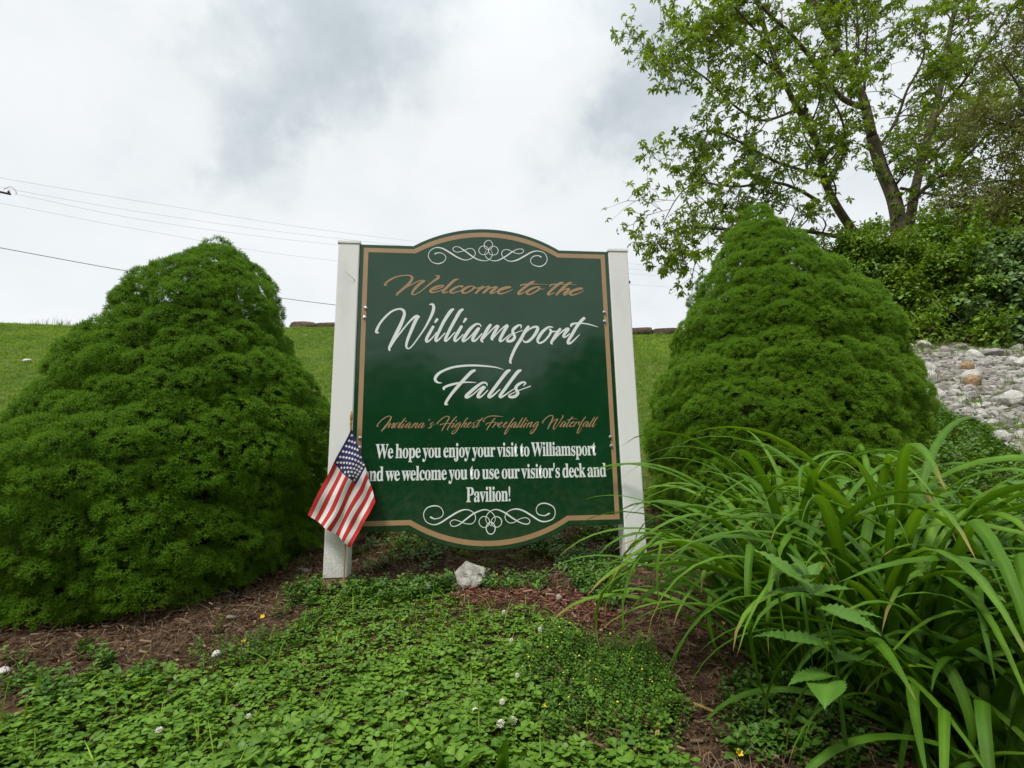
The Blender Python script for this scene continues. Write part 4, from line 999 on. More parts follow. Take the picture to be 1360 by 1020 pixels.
# grass of the bank
grsrc = sources('grass_tuft', grass_tuft, 6, M['grass'], n=16, h=.05, lean=.7, w=.0024, spread=.028)
P0 = fill([(-3.6, 3.0), (-13, 9.6), (-13, 11), (10, 11), (6, 4), (3, 3.0)], .056, .9, seed=11)
x, y = P0
az = x / y; k_ = (np.abs(az) < 1.35) & ~((x > 3.6) & (x < 10) & (y > 4.2) & (y < 7.5) & (x / y > .62))
x, y = x[k_], y[k_]
print('grass', len(x))
nb = np.stack([np.zeros(len(x)), -.25 * np.ones(len(x)), np.ones(len(x))], 1) + r1.normal(size=(len(x), 3)) * .15
tag(scatter('bank_grass', np.stack([x, y, H(x, y)], 1), rot_from_z(nb), r1.uniform(.55, 1.25, len(x)), *grsrc), 'mown grass covering the steep bank behind the sign', 'grass')
tlsrc = sources('tall_grass_tuft', grass_tuft, 4, M['tall_grass'], n=16, h=.20, lean=.45, w=.003, spread=.05, seg=3)
xs_, ys_ = [], []
for a, b_, n in ((-9.2, -6.6, 46), (2.6, 3.4, 10), (5.6, 9.5, 120)):
    xs_.append(r1.uniform(a, b_, n)); ys_.append(np.full(n, 9.7 if a < 5 else 8.0) + r1.normal(size=n) * .25)
x, y = np.concatenate(xs_), np.concatenate(ys_)
tag(scatter('tall_grass', np.stack([x, y, H(x, y)], 1), rot_from_z(upright(len(x), .2, r1)), r1.uniform(.4, 1.1, len(x)), *tlsrc), 'unmown grass tufts along the crest of the bank', 'grass')
# light grass mixed in the bed
x, y = fill([(-1.0, 2.25), (-1.2, 3.4), (2.2, 3.4), (1.4, 2.25)], .05, .9, seed=12)
k_ = snoise(np.stack([x * 4, y * 4, x * 0], 1), 15) + .5 * np.clip(y - 2.5, -.4, .8) > -.05; x, y = x[k_], y[k_]
tag(scatter('bed_grass', np.stack([x, y, H(x, y)], 1), rot_from_z(upright(len(x), .3, r1)), r1.uniform(.5, 1.1, len(x)), *grsrc), 'sparse grass tufts in the bed under the sign', 'grass')

# ------------------------------------------------------------------ daylilies
M['blade'] = leaf_mat('daylily_blade', (.038, .120, .006), (.205, .385, .030), rough=.48, trans=.30, rand=.45, spec=.28, third=(.5, (.095, .225, .014)))
def blade_veins(m):
    nt = m.node_tree; n, l = nt.nodes, nt.links; b = n['Principled BSDF']; src = b.inputs['Base Color'].links[0].from_socket
    ac = n.new('ShaderNodeAttribute'); ac.attribute_name = 'across'; al = n.new('ShaderNodeAttribute'); al.attribute_name = 'along'; oi = n.new('ShaderNodeObjectInfo')
    s1 = n.new('ShaderNodeMath'); s1.operation = 'MULTIPLY'; s1.inputs[1].default_value = 75; l.new(ac.outputs['Fac'], s1.inputs[0])
    s2 = n.new('ShaderNodeMath'); s2.operation = 'SINE'; l.new(s1.outputs[0], s2.inputs[0])
    s3 = n.new('ShaderNodeMapRange'); l.new(s2.outputs[0], s3.inputs[0]); s3.inputs[1].default_value = -1; s3.inputs[3].default_value = .80; s3.inputs[4].default_value = 1.06
    tcn = n.new('ShaderNodeTexCoord'); no = n.new('ShaderNodeTexNoise'); no.inputs['Scale'].default_value = 22; no.inputs['Detail'].default_value = 5; l.new(tcn.outputs['Object'], no.inputs['Vector'])
    s4 = n.new('ShaderNodeMapRange'); l.new(no.outputs[0], s4.inputs[0]); s4.inputs[1].default_value = .3; s4.inputs[2].default_value = .7; s4.inputs[3].default_value = .80; s4.inputs[4].default_value = 1.12
    s5 = n.new('ShaderNodeMath'); s5.operation = 'MULTIPLY'; l.new(s3.outputs[0], s5.inputs[0]); l.new(s4.outputs[0], s5.inputs[1])
    vs = n.new('ShaderNodeVectorMath'); vs.operation = 'SCALE'; l.new(src, vs.inputs[0]); l.new(s5.outputs[0], vs.inputs['Scale'])
    # dried tips on some of the blades
    t1 = n.new('ShaderNodeMath'); t1.operation = 'MULTIPLY_ADD'; t1.inputs[1].default_value = .16; l.new(oi.outputs['Random'], t1.inputs[0]); l.new(al.outputs['Fac'], t1.inputs[2])
    t2 = n.new('ShaderNodeMapRange'); l.new(t1.outputs[0], t2.inputs[0]); t2.inputs[1].default_value = 1.04; t2.inputs[2].default_value = 1.10
    mxr = n.new('ShaderNodeMixRGB'); l.new(t2.outputs[0], mxr.inputs[0]); l.new(vs.outputs[0], mxr.inputs[1]); mxr.inputs[2].default_value = (.36, .25, .09, 1); l.new(mxr.outputs[0], b.inputs['Base Color'])
    bp = n.new('ShaderNodeBump'); bp.inputs['Strength'].default_value = .35; bp.inputs['Distance'].default_value = .0006; l.new(s2.outputs[0], bp.inputs['Height']); l.new(bp.outputs[0], b.inputs['Normal'])
blade_veins(M['blade'])
M['dryblade'] = leaf_mat('dead_blade', (.28, .20, .05), (.50, .40, .12), rough=.6, trans=.15, rand=.3)
def blade_mesh(r, az, L, w, th0, bend, pw=1.6, side=0.0, seg=16, kink=None):
    p = np.zeros(3); pts = [p.copy()]; tans = []; d_az = az
    for i in range(seg):
        s_ = (i + .5) / seg; th = th0 + bend * s_ ** pw
        if kink and s_ > kink[0]: th += kink[1]
        d_az += side / seg
        d = np.array([math.sin(th) * math.cos(d_az), math.sin(th) * math.sin(d_az), math.cos(th)]); tans.append(d); p = p + d * L / seg; pts.append(p.copy())
    tans.append(tans[-1]); v, f, t = [], [], []
    tw0, tw1 = r.normal() * .15, r.normal() * .7; sh = r.uniform(.2, .8)
    for i in range(seg + 1):
        s_ = i / seg; d = tans[i]; sd_ = np.array([-math.sin(d_az), math.cos(d_az), 0]); nn = np.cross(d, sd_); a = tw0 + tw1 * s_ * s_
        sd2 = sd_ * math.cos(a) + nn * math.sin(a); nn2 = np.cross(sd2, d)
        ww = w * min(1, .55 + 1.6 * s_) * max(0.0, 1 - s_ ** 3.2) ** .8 * .5; ch = ww * (.55 - .3 * s_)
        q = pts[i] + nn2 * 0
        v += [q + sd2 * ww + nn2 * -ch * -1, q + sd2 * ww * .5 + nn2 * ch * .35, q, q - sd2 * ww * .5 + nn2 * ch * .35, q - sd2 * ww + nn2 * ch]
        b = .15 + .5 * s_ * sh + .2 * sh; t += [b, b + .08, b + .30, b + .08, b]
    for i in range(seg):
        for j in range(4): f.append((i * 5 + j, i * 5 + j + 1, (i + 1) * 5 + j + 1, (i + 1) * 5 + j))
    return v, f, t
def daylily(x, y, n, label, seed, bias=(0, 0), L0=.82, w0=.0265, nlow=.34):
    r = np.random.RandomState(seed); o_ = np.array([x, y, float(H(x, y)) - .01])
    t = thing('daylily_clump', label, 'plant', o_, 0, 'daylily clumps along the right of the bed')
    for k in range(n):
        a = r.uniform(0, 2 * math.pi); vec = np.array([math.cos(a), math.sin(a)]) + np.array(bias) * r.uniform(.2, 1.4); az = math.atan2(vec[1], vec[0])
        L = L0 * r.uniform(.68, 1.12); low = r.uniform() < nlow
        th0 = r.uniform(.06, .42) if not low else r.uniform(.45, .95)
        bend = r.uniform(1.8, 2.85) if not low else r.uniform(1.3, 2.1)
        kink = (r.uniform(.5, .75), r.uniform(.5, 1.1)) if r.uniform() < .14 else None
        v, f, tt = blade_mesh(r, az, L, w0 * r.uniform(.7, 1.25), th0, bend, r.uniform(1.4, 2.5), r.normal() * .35, kink=kink)
        v = np.array(v) + np.array([r.normal() * .045, r.normal() * .045, 0])
        if v[:, 2].max() > (.63 if y < 1.4 else .72): continue
        # never sink far into the ground
        gz = H(v[:, 0] + x, v[:, 1] + y) - o_[2] + .004
        v[:, 2] = np.maximum(v[:, 2], np.where(np.arange(len(v)) > 10, gz, -1))
        mesh_part('leaf', v, f, M['blade'], t, smooth=True, attrs={'tint': tt, 'across': np.tile([0, .25, .5, .75, 1], len(v) // 5), 'along': np.repeat(np.linspace(0, 1, len(v) // 5), 5)})
for x_, y_, n_, lab, sd_, bi, L0 in (
        (.78, 1.52, 104, 'daylily clump nearest the right white post, narrow arching leaves crossing the post', 61, (.15, .05), .84),
        (.90, 1.34, 84, 'foremost daylily clump whose broad leaves hang over the brown mulch and yellow flowers', 62, (.05, -.1), .86),
        (1.13, 1.62, 96, 'daylily clump standing in front of the tall conical spruce', 63, (.1, .1), .98),
        (1.22, 1.24, 92, 'daylily clump in the bottom right corner with long leaves sweeping down to the right', 64, (.6, -.3), .92),
        (1.52, 1.50, 76, 'daylily clump behind the corner clump with leaves leaning right', 65, (.7, -.2), .95),
        (1.75, 1.90, 56, 'farthest right daylily clump, below the pale rubble stones', 66, (.6, -.1), .80),
        (1.02, 1.98, 44, 'rear daylily clump close against the foot of the conical spruce', 67, (-.1, .2), .94),
        (.86, 1.20, 40, 'short daylily clump with hanging leaves beside the toothed weed', 72, (.05, -.1), .60),
        (1.00, 1.08, 44, 'low daylily clump at the bottom of the view, its leaves hanging out of the frame', 69, (.7, -.5), .62),
        (1.45, 1.02, 44, 'daylily clump at the bottom right, nearest the viewer', 75, (.7, -.3), .60),
        (2.05, 1.45, 34, 'daylily clump cut off by the right edge of the view', 68, (.3, -.3), .84)):
    daylily(x_, y_, n_, lab, sd_, bi, L0)
def lying_blade(name, label, px, mat, w, cat='leaf'):
    pts = [G(*q) for q in px]; o_ = pts[0]; t_ = crom([p_ - o_ + np.array([0, 0, .012 + .015 * math.sin(i * 1.3)]) for i, p_ in enumerate(pts)], 5); v, f = [], []
    tn = np.gradient(t_, axis=0)
    for i, p_ in enumerate(t_):
        s_ = np.cross(tn[i], [0, 0, 1]); s_ /= np.linalg.norm(s_) + 1e-9; q = i / (len(t_) - 1); ww = w * (1 - q ** 3) * .5 + .0006
        v += [p_ + s_ * ww + np.array([0, 0, ww * .5]), p_, p_ - s_ * ww + np.array([0, 0, ww * .5])]
    for i in range(len(t_) - 1): f += [(3 * i, 3 * i + 1, 3 * i + 4, 3 * i + 3), (3 * i + 1, 3 * i + 2, 3 * i + 5, 3 * i + 4)]
    o = mesh_part(name, v, f, mat, None, smooth=True, attrs={'tint': [.3 + .4 * ((i // 3) % 5) / 5 for i in range(len(v))]}); o.location = tuple(o_)
    return tag(o, label, cat)
lying_blade('dead_leaf', 'yellowed daylily leaf lying across the brown mulch at the clover edge', [(955, 962), (915, 955), (880, 945), (835, 932)], M['dryblade'], .013)
lying_blade('dry_stalk', 'short tan dry stalk standing up from the mulch below the yellowed leaf', [(872, 1012), (876, 985), (880, 955)], M['dryblade'], .008, 'stalk')

# broad toothed leaves
M['toothed'] = leaf_mat('toothed_leaf', (.032, .105, .010), (.130, .270, .035), rough=.5, trans=.22, rand=.3, spec=.4)
def ovate(L, W, teeth=11, fold=.25, droop=.35, heart=0.0):
    n = teeth * 2; v, f, t = [], [], []
    for i in range(n + 1):
        s_ = i / n; prof_ = (math.sin(math.pi * min(1, s_ * 1.02) ** .72)) ** .85 if 0 < s_ < 1 else 0.0
        ww = W * .5 * prof_ * (1 + (.09 if i % 2 else -.05)); x_ = s_ - (heart * (1 - s_) ** 6)
        cz = -droop * s_ * s_ * L + .02 * L * math.sin(s_ * 9)
        vein = .018 * L * (1 if i % 2 else -.3)
        v += [(x_ * L, ww, cz + fold * ww + vein), (s_ * L, ww * .5, cz + fold * ww * .55 + vein * .5), (s_ * L, 0, cz), (s_ * L, -ww * .5, cz + fold * ww * .55 + vein * .5), (x_ * L, -ww, cz + fold * ww + vein)]
        b = .35 + (.18 if i % 2 else 0); t += [b, b, .85, b, b]
    for i in range(n):
        for j in range(4): f.append((i * 5 + j, (i + 1) * 5 + j, (i + 1) * 5 + j + 1, i * 5 + j + 1))
    return v, f, t
def place_leaf(parent, org, at, az, el, L, W, mat, roll=0.0, name='leaf', **kw):
    v, f, t = ovate(L, W, **kw)
    Rm = Matrix.Rotation(az, 3, 'Z') @ Matrix.Rotation(-el, 3, 'Y') @ Matrix.Rotation(roll, 3, 'X')
    v = [np.array(Rm @ Vector(q)) + at - org for q in v]
    return mesh_part(name, v, f, mat, parent, smooth=True, attrs={'tint': t})
b0 = ray(1112, 912) * 1.0; b0[2] = float(H(b0[0], 1.0)); Yb = 1.0
wd_ = thing('broadleaf_weed', 'upright weed with big toothed leaves growing between the daylily leaves', 'weed', b0)
stem = [b0, P(1108, 860, Yb), P(1095, 820, Yb), P(1078, 790, Yb), P(1068, 760, Yb)]
mb = MB(); mb.tube([q - b0 for q in stem], [.004, .0035, .003, .0025, .002], 6, t=.5); mb.obj('stem', M['toothed'], wd_, True, 'tint')
for px, py, az, el, L, W, dy in ((1078, 792, 2.3, .95, .125, .07, -.02), (1076, 770, -2.4, .5, .07, .045, -.02), (1085, 810, -1.0, .1, .10, .06, -.04), (1078, 790, 2.9, .25, .085, .05, 0), (1080, 792, .25, .35, .10, .06, 0), (1072, 775, .5, .9, .06, .035, 0), (1104, 868, 2.75, .45, .125, .078, -.03), (1110, 880, .15, .1, .12, .075, -.02),
                                  (1108, 900, 3.3, .25, .09, .05, -.03), (1100, 905, -2.2, .1, .08, .06, -.04), (1095, 820, -.5, .4, .09, .05, 0), (1070, 765, 2.2, 1.2, .05, .03, 0)):
    place_leaf(wd_, b0, P(px, py, Yb + dy), az, el, L * .95, W * .95, M['toothed'])
vn0 = G(1260, 760); vn0 = np.array([1.18, 1.55, float(H(1.18, 1.55))])
vine = thing('bindweed_vine', 'climbing vine with small heart shaped leaves threading through the daylilies', 'vine', vn0)
vp = [(1130, 640, 1.55), (1180, 655, 1.5), (1175, 705, 1.45), (1240, 705, 1.42), (1225, 735, 1.4), (1290, 632, 1.6), (1335, 668, 1.5), (1160, 605, 1.75), (1345, 640, 1.7), (1310, 760, 1.3)]
mb = MB(); mb.tube(crom([vn0 - vn0] + [P(*q) - vn0 for q in vp[:5]], 4), .0013, 5, t=.5); mb.tube(crom([P(*vp[3]) - vn0, P(*vp[5]) - vn0, P(*vp[8]) - vn0, P(*vp[6]) - vn0], 4), .0013, 5, t=.5); mb.obj('stem', M['toothed'], vine, True, 'tint')
rv = np.random.RandomState(7)
for q in vp: place_leaf(vine, vn0, P(*q), rv.uniform(-2.6, -.5), rv.uniform(-.5, .4), rv.uniform(.05, .075), rv.uniform(.045, .06), M['toothed'], teeth=8, heart=.12)
# two seedlings at the bottom of the view
for lab, px, ns in (('pair of broad upright strap leaves rising at the bottom edge, left one', 598, 3), ('broad strap leaved seedling at the bottom edge, right of the other', 665, 4)):
    q = ray(px, 1035) * 1.17; q = np.array([q[0], 1.17, float(H(q[0], 1.17))]); t = thing('strap_leaf_seedling', lab, 'plant', q)
    r = np.random.RandomState(px)
    for k in range(ns):
        v, f, tt = blade_mesh(r, r.uniform(-2.9, .2), r.uniform(.10, .15), .028, r.uniform(.1, .5), r.uniform(.3, 1.2), seg=10); mesh_part('leaf', v, f, M['blade'], t, smooth=True, attrs={'tint': tt})

# ------------------------------------------------------------------ flowers
M['petal_w'] = plain('clover_flower_white', (.80, .78, .68), .7, .2); M['petal_y'] = plain('yellow_petals', (.80, .52, .02), .5, .3)
M['stalk'] = plain('flower_stalk', (.08, .17, .03), .6, .3)
def clover_flower(px, py, label, R=.0085, hgt=.055, seed=0):
    g = G(px, py + 6); d = ray(px, py); y = g[1] - .055; top = d * y; o_ = np.array([top[0], y + .004, float(H(top[0], y))])
    r = np.random.RandomState(seed); t = thing('clover_flower', label, 'flower', o_, 0, 'white clover flowers in the clover patch')
    top = top - o_; mb = MB(); mb.tube([(0, 0, 0), top * .6 + np.array([.002, .002, 0]), top], .0009, 5); mb.obj('stalk', M['stalk'], t)
    v, f = [], []
    for k in range(46):
        zc_ = 1 - 2 * (k + .5) / 46; a = k * 2.4; q = np.array([math.sqrt(1 - zc_ * zc_) * math.cos(a), math.sqrt(1 - zc_ * zc_) * math.sin(a), zc_]); s_ = np.cross(q, [0, 0, 1.0]); s_ /= np.linalg.norm(s_) + 1e-9
        u_ = np.cross(s_, q); k0 = len(v); c_ = top + q * R * .35; e_ = top + q * R * r.uniform(.95, 1.2) * np.array([1, 1, .9])
        v += [c_ + s_ * R * .16, c_ - s_ * R * .16, e_ - s_ * R * .17 + u_ * R * .1, e_ + s_ * R * .17 + u_ * R * .1, e_ - u_ * R * .16]
        f += [(k0, k0 + 1, k0 + 2, k0 + 3), (k0 + 2, k0 + 4, k0 + 3), (k0, k0 + 4, k0 + 1)]
    mesh_part('flower_head', v, f, M['petal_w'], t)
for i, (px, py, R, lab) in enumerate([
        (665, 961, .0095, 'larger white clover flower, left of the close pair near the bottom edge'), (681, 957, .0098, 'larger white clover flower, right of the close pair near the bottom edge'),
        (631, 944, .008, 'white clover flower just left of and above the close pair'), (667, 932, .007, 'white clover flower directly above the close pair'),
        (687, 897, .006, 'small white clover flower in the dense middle of the clover patch'), (669, 813, .007, 'white clover flower at the left tip of the red mulch patch'),
        (679, 850, .006, 'small white clover flower below the red mulch in dark clover leaves'), (718, 836, .0085, 'cream clover flower at the lower edge of the red mulch patch'),
        (742, 793, .010, 'cream clover flower standing above the right end of the red mulch'), (569, 779, .008, 'white clover flower left of the pale rock'),
        (211, 970, .0075, 'white clover flower alone in the big leaved clover at the left'), (330, 951, .006, 'small white clover flower left of centre in the foreground clover')]):
    clover_flower(px, py, lab, R * .95, seed=i)
def yellow_flower(px, py, label, R=.009, seed=0, pull=.03):
    g = G(px, py + 5); d = ray(px, py); y = g[1] - pull; top = d * y; o_ = np.array([top[0], y, float(H(top[0], y))])
    t = thing('yellow_flower', label, 'flower', o_, 0, 'small yellow flowers scattered in the bed'); top = top - o_
    mb = MB(); mb.tube([(0, 0, 0), top * .5 + np.array([.003, 0, 0]), top], .0008, 5); mb.obj('stalk', M['stalk'], t)
    nd = np.array([0, -.75, .66]); s1 = np.array([1.0, 0, 0]); s2 = np.cross(nd, s1); v, f = [], []
    for k in range(5):
        a = 2 * math.pi * k / 5 + seed; e = math.cos(a) * s1 + math.sin(a) * s2; w_ = -math.sin(a) * s1 + math.cos(a) * s2; k0 = len(v)
        v += [top, top + e * R * .55 + w_ * R * .38 + nd * R * .25, top + e * R * 1.0 + w_ * R * .28 + nd * R * .45, top + e * R * 1.0 - w_ * R * .28 + nd * R * .45, top + e * R * .55 - w_ * R * .38 + nd * R * .25]
        f.append((k0, k0 + 1, k0 + 2, k0 + 3, k0 + 4))
    mesh_part('petals', v, f, M['petal_y'], t)
for i, (px, py, R, lab) in enumerate([
        (349, 819, .011, 'yellow flower under the right side of the left spruce, the upper of two'), (324, 852, .010, 'yellow flower above the pinkish stone, the lower of two'),
        (702, 932, .010, 'yellow flower right of the white clover pair, the upper of two'), (699, 951, .008, 'yellow flower right of the white clover pair, the lower of two'),
        (724, 937, .007, 'tiny yellow flower in the fine weeds, a hand right of the clover pair'), (960, 828, .009, 'yellow flower inside the daylily leaves above the brown mulch'),
        (982, 1000, .010, 'yellow flower near the bottom edge below the daylily leaves'), (1067, 969, .009, 'yellow flower under the middle of the big daylily leaves'),
        (1355, 937, .009, 'yellow flower among the daylily leaves at the right edge'), (660, 763, .006, 'tiny yellow flower beside the pale rock')]):
    yellow_flower(px, py, lab, R * .72, i * .7)
# dots of medic flowers: uncountable
r = np.random.RandomState(77); x, y = fill(med, .05, .9, seed=77); k_ = r.uniform(size=len(x)) < .5; x, y = x[k_], y[k_]
def dot_head(seed, R=.0028):
    v, f = [], []
    for k in range(6): a = 2 * math.pi * k / 6; v.append((R * math.cos(a), R * math.sin(a), .0))
    v += [(0, 0, R), (0, 0, -R)]; f = [(k, (k + 1) % 6, 6) for k in range(6)] + [((k + 1) % 6, k, 7) for k in range(6)]; return v, f, [.5] * 8
dsrc = sources('medic_flower', dot_head, 2, plain('medic_yellow', (.62, .60, .03), .6, .2))
tag(scatter('tiny_yellow_flowers', np.stack([x, y, H(x, y) + .052], 1), rot_from_z(upright(len(x), .2, r)), r.uniform(.6, 1.2, len(x)), *dsrc), 'pinhead yellow flowers dotting the fine weeds', 'flowers')

# ------------------------------------------------------------------ stones
def rock_mesh(seed, sub=3, flat=.7, planes=9, rough_=.06):
    import bmesh
    bm = bmesh.new(); bmesh.ops.create_icosphere(bm, subdivisions=sub, radius=1.0); v = np.array([list(q.co) for q in bm.verts]); f = [[q.index for q in fc.verts] for fc in bm.faces]; bm.free()
    r = np.random.RandomState(seed)
    for _ in range(planes):
        n = r.normal(size=3); n /= np.linalg.norm(n); d = r.uniform(.55, .85); e_ = v @ n - d; v = v - np.clip(e_, 0, None)[:, None] * n * .95
    v += v * (snoise(v * 1.8, seed)[:, None] * rough_ * 1.5 + snoise(v * 5, seed + 1)[:, None] * rough_)
    v[:, 2] *= flat; return v, f
def rock_mat(name, cs, scale=3.0, bs=14):
    return noise_mat(name, [(.3, cs[0]), (.5, cs[1]), (.72, cs[2])], scale=scale, detail=10, rough=.9, bump=.75, bscale=bs, dist=.3, bdist=.03, spec=.2)
RM = [rock_mat('limestone_white', [(.34, .32, .28), (.58, .56, .52), (.74, .72, .68)]), rock_mat('limestone_grey', [(.22, .205, .18), (.41, .39, .355), (.57, .545, .50)]),
      rock_mat('limestone_lilac', [(.21, .185, .17), (.39, .355, .335), (.54, .50, .47)]), rock_mat('sandstone_tan', [(.24, .15, .08), (.42, .28, .16), (.56, .42, .28)]),
      rock_mat('stone_dull', [(.10, .09, .075), (.22, .20, .17), (.36, .33, .29)])]
def stone(name, label, c, size, seed, mat, rot, flat=.7, sub=3, group=None, cat='rock', planes=9):
    v, f = rock_mesh(seed, sub, flat, planes); o = mesh_part(name, v * np.array(size), f, mat, None, smooth=True); o.location = tuple(map(float, c)); o.rotation_euler = rot
    return tag(o, label, cat, group)
pr = rock_mat('pale_rock', [(.14, .13, .11), (.34, .325, .285), (.56, .545, .49)], scale=14, bs=45)
g = G(627, 782)
o = stone('rock', 'pale rough rock lying on the mulch below the middle of the sign', g + np.array([0, .02, .035]), (.082, .062, .066), 17, pr, (.1, .15, .3), .95, 4, planes=16)
for px, py, s_, m_, lab in ((305, 825, .018, 4, 'small flat grey stone at the edge of the left spruce'), (287, 874, .020, 0, 'pinkish white stone on the soil left of the yellow flower'), (4, 897, .022, 0, 'white stone at the left edge of the view'),
                            (744, 748, .014, 0, 'small pale stone under the right half of the sign'), (810, 760, .012, 3, 'small tan stone near the foot of the right post'), (697, 757, .012, 4, 'small dull stone behind the pale rock, to its right'), (404, 764, .03, 4, 'rounded dull stone between the left spruce and the left post')):
    g = G(px, py); stone('stone', lab, g + np.array([0, 0, s_ * .35]), (s_, s_ * .8, s_ * .7), px, RM[m_], (0, 0, px * .3), .7, 2, 'small stones scattered on the bed', 'stone')

# rubble bank at the right
r = np.random.RandomState(31)
rub = gpoly([(1188, 452), (1290, 456), (1440, 462), (1600, 520), (1600, 700), (1390, 625), (1340, 590), (1290, 558), (1225, 535), (1200, 505)])
cand = []; tries = 0
while tries < 16000 and len(cand) < 296:
    tries += 1; p_ = np.array(rub); x = r.uniform(p_[:, 0].min(), p_[:, 0].max()); y = r.uniform(p_[:, 1].min(), p_[:, 1].max())
    if not in_poly(np.array([x]), np.array([y]), rub)[0]: continue
    if x / y > 1.05 or x / y < .70: continue
    s_ = .055 + .085 * r.uniform() ** 1.8
    if any((x - q[0]) ** 2 + (y - q[1]) ** 2 < (.66 * (s_ + q[2])) ** 2 for q in cand): continue
    cand.append((x, y, s_))
print('rubble', len(cand))
base_rocks = []
for i in range(12):
    v, f = rock_mesh(200 + i, 2, .85, 18, .03); me = new_obj('rubble_rock', v, f, None, None, False, [RM[0]]).data; base_rocks.append(me)
specials = [(P(1210, 496, 1), 0, .24, 'largest white boulder at the left edge of the rubble bank'), ]
kinds = [(0, 'whitish angular limestone lying in the rubble bank'), (1, 'grey angular limestone lying in the rubble bank'), (2, 'pale lilac grey limestone lying in the rubble bank'), (3, 'tan sandstone lying among the grey rubble'), (4, 'dull weathered stone lying in the rubble bank')]
named = [(1282, 493, 3, .11, 'tan rounded sandstone on the rubble bank, upper of the two big tan ones'), (1290, 514, 3, .12, 'orange tan sandstone on the rubble bank, lower of the two big tan ones'), (1230, 497, 0, .13, 'big white boulder at the left of the rubble bank'),
         (1238, 530, 0, .11, 'white boulder at the lower left corner of the rubble bank'), (1345, 540, 0, .14, 'big whitish boulder at the right edge of the view in the rubble'), (1255, 470, 2, .11, 'lilac grey boulder near the top of the rubble bank'), (1330, 588, 0, .09, 'low white rock at the bottom of the rubble bank by the lawn')]
nrm_list = []
for px, py, k_, s_, lab in named:
    g = G(px, py); nrm_list.append((g[0], g[1], s_ * .8)); me = base_rocks[px % 12].copy(); me.materials.clear(); me.materials.append(RM[k_])
    o = link(bpy.data.objects.new('rubble_rock', me)); o.location = tuple(g + np.array([0, -.02, s_ * .4])); o.scale = (s_, s_ * .85, s_ * .9); o.rotation_euler = (.4, .1, px * .7); tag(o, lab, 'rock', 'rocks in the rubble bank')
mats_me = {}
for x, y, s_ in cand:
    if any((x - q[0]) ** 2 + (y - q[1]) ** 2 < (.8 * (s_ + q[2])) ** 2 for q in nrm_list): continue
    k_ = r.choice(5, p=[.40, .30, .14, .03, .13]); b_ = r.randint(12)
    if (k_, b_) not in mats_me:
        me = base_rocks[b_].copy(); me.materials.clear(); me.materials.append(RM[k_]); mats_me[(k_, b_)] = me
    o = link(bpy.data.objects.new('rubble_rock', mats_me[(k_, b_)])); o.location = (x, y, float(H(x, y)) + s_ * .30)
    o.scale = (s_ * r.uniform(.85, 1.25), s_ * r.uniform(.8, 1.1), s_ * r.uniform(.75, 1.1)); o.rotation_euler = (r.normal() * .35 + .4, r.normal() * .3, r.uniform(0, 6.28))
    tag(o, kinds[k_][1], 'rock', 'rocks in the rubble bank')
# small gravel between the rocks
x, y = fill(rub, .062, .9, seed=50); k_ = x / y < 1.3; x, y = x[k_], y[k_]
def pebble(seed):
    v, f = rock_mesh(300 + seed, 1, .7, 5); return v * .045, f, [(seed % 7) / 7.0] * len(v)
pm = leaf_mat('rubble_gravel', (.10, .088, .07), (.44, .42, .39), rough=.9, trans=0, rand=.8, spec=.2)
psrc = sources('pebble', pebble, 6, pm)
tag(scatter('rubble_gravel', np.stack([x, y, H(x, y) - .005], 1), rot_from_z(upright(len(x), .5, r)), r.uniform(.5, 1.6, len(x)), *psrc), 'small broken stone filling the gaps of the rubble bank', 'gravel')
x, y = fill(rub, .36, .9, seed=51); k_ = snoise(np.stack([x * 1.2, y * 1.2, x * 0], 1), 33) > .05; x, y = x[k_], y[k_]
tag(scatter('rubble_grass', np.stack([x, y, H(x, y) + .04], 1), rot_from_z(upright(len(x), .3, r)), r.uniform(.5, 1.1, len(x)), *tlsrc), 'thin grass growing through the rubble bank', 'grass')
x, y = fill(gpoly([(1180, 560), (1215, 538), (1290, 560), (1345, 600), (1420, 640), (1420, 700), (1180, 640)]), .045, .9, seed=52)
tag(scatter('lawn_weeds', np.stack([x, y, H(x, y)], 1), rot_from_z(upright(len(x), .4, r)), r.uniform(1.0, 2.0, len(x)), *weedsrc), 'broad leaved weeds at the foot of the rubble bank', 'weeds')

# ------------------------------------------------------------------ low wall on the crest
wallm = noise_mat('brown_weathered_wall', [(.3, (.045, .032, .022)), (.6, (.12, .085, .06)), (.8, (.21, .17, .14))], scale=6, rough=.95, bump=.8, bscale=25, bdist=.03)
def wall(label, pxa, pxb, n):
    a = P(pxa[0], pxa[1], 9.75); b_ = P(pxb[0], pxb[1], 9.75); a[2] = float(H(a[0], a[1])); b_[2] = float(H(b_[0], b_[1])); t = thing('low_wall', label, 'wall', a); r = np.random.RandomState(n)
    for i in range(n):
        q0, q1 = i / n, (i + 1) / n; p0 = (b_ - a) * q0; p1 = (b_ - a) * q1; v, f = rock_mesh(400 + i + n, 2, 1.0, 4, .03)
        v = np.sign(v) * np.abs(v) ** .4; ln = np.linalg.norm(p1 - p0) / 2
        o = mesh_part('block', v * np.array([ln * 1.12, .14, .085 * r.uniform(.8, 1.25)]), f, wallm, t, smooth=True); o.location = tuple((p0 + p1) / 2 + np.array([0, 0, .05])); o.rotation_euler = (0, 0, math.atan2(p1[1] - p0[1], p1[0] - p0[0]))
wall('low brown weathered wall along the crest of the bank behind the sign', (388, 440), (898, 440), 15)
g = G(437, 448); stone('stone', 'white stone on the crest just left of the sign post', P(437, 441, 9.5), (.12, .1, .05), 9, RM[0], (0, 0, 0), .8, 2, None, 'stone')
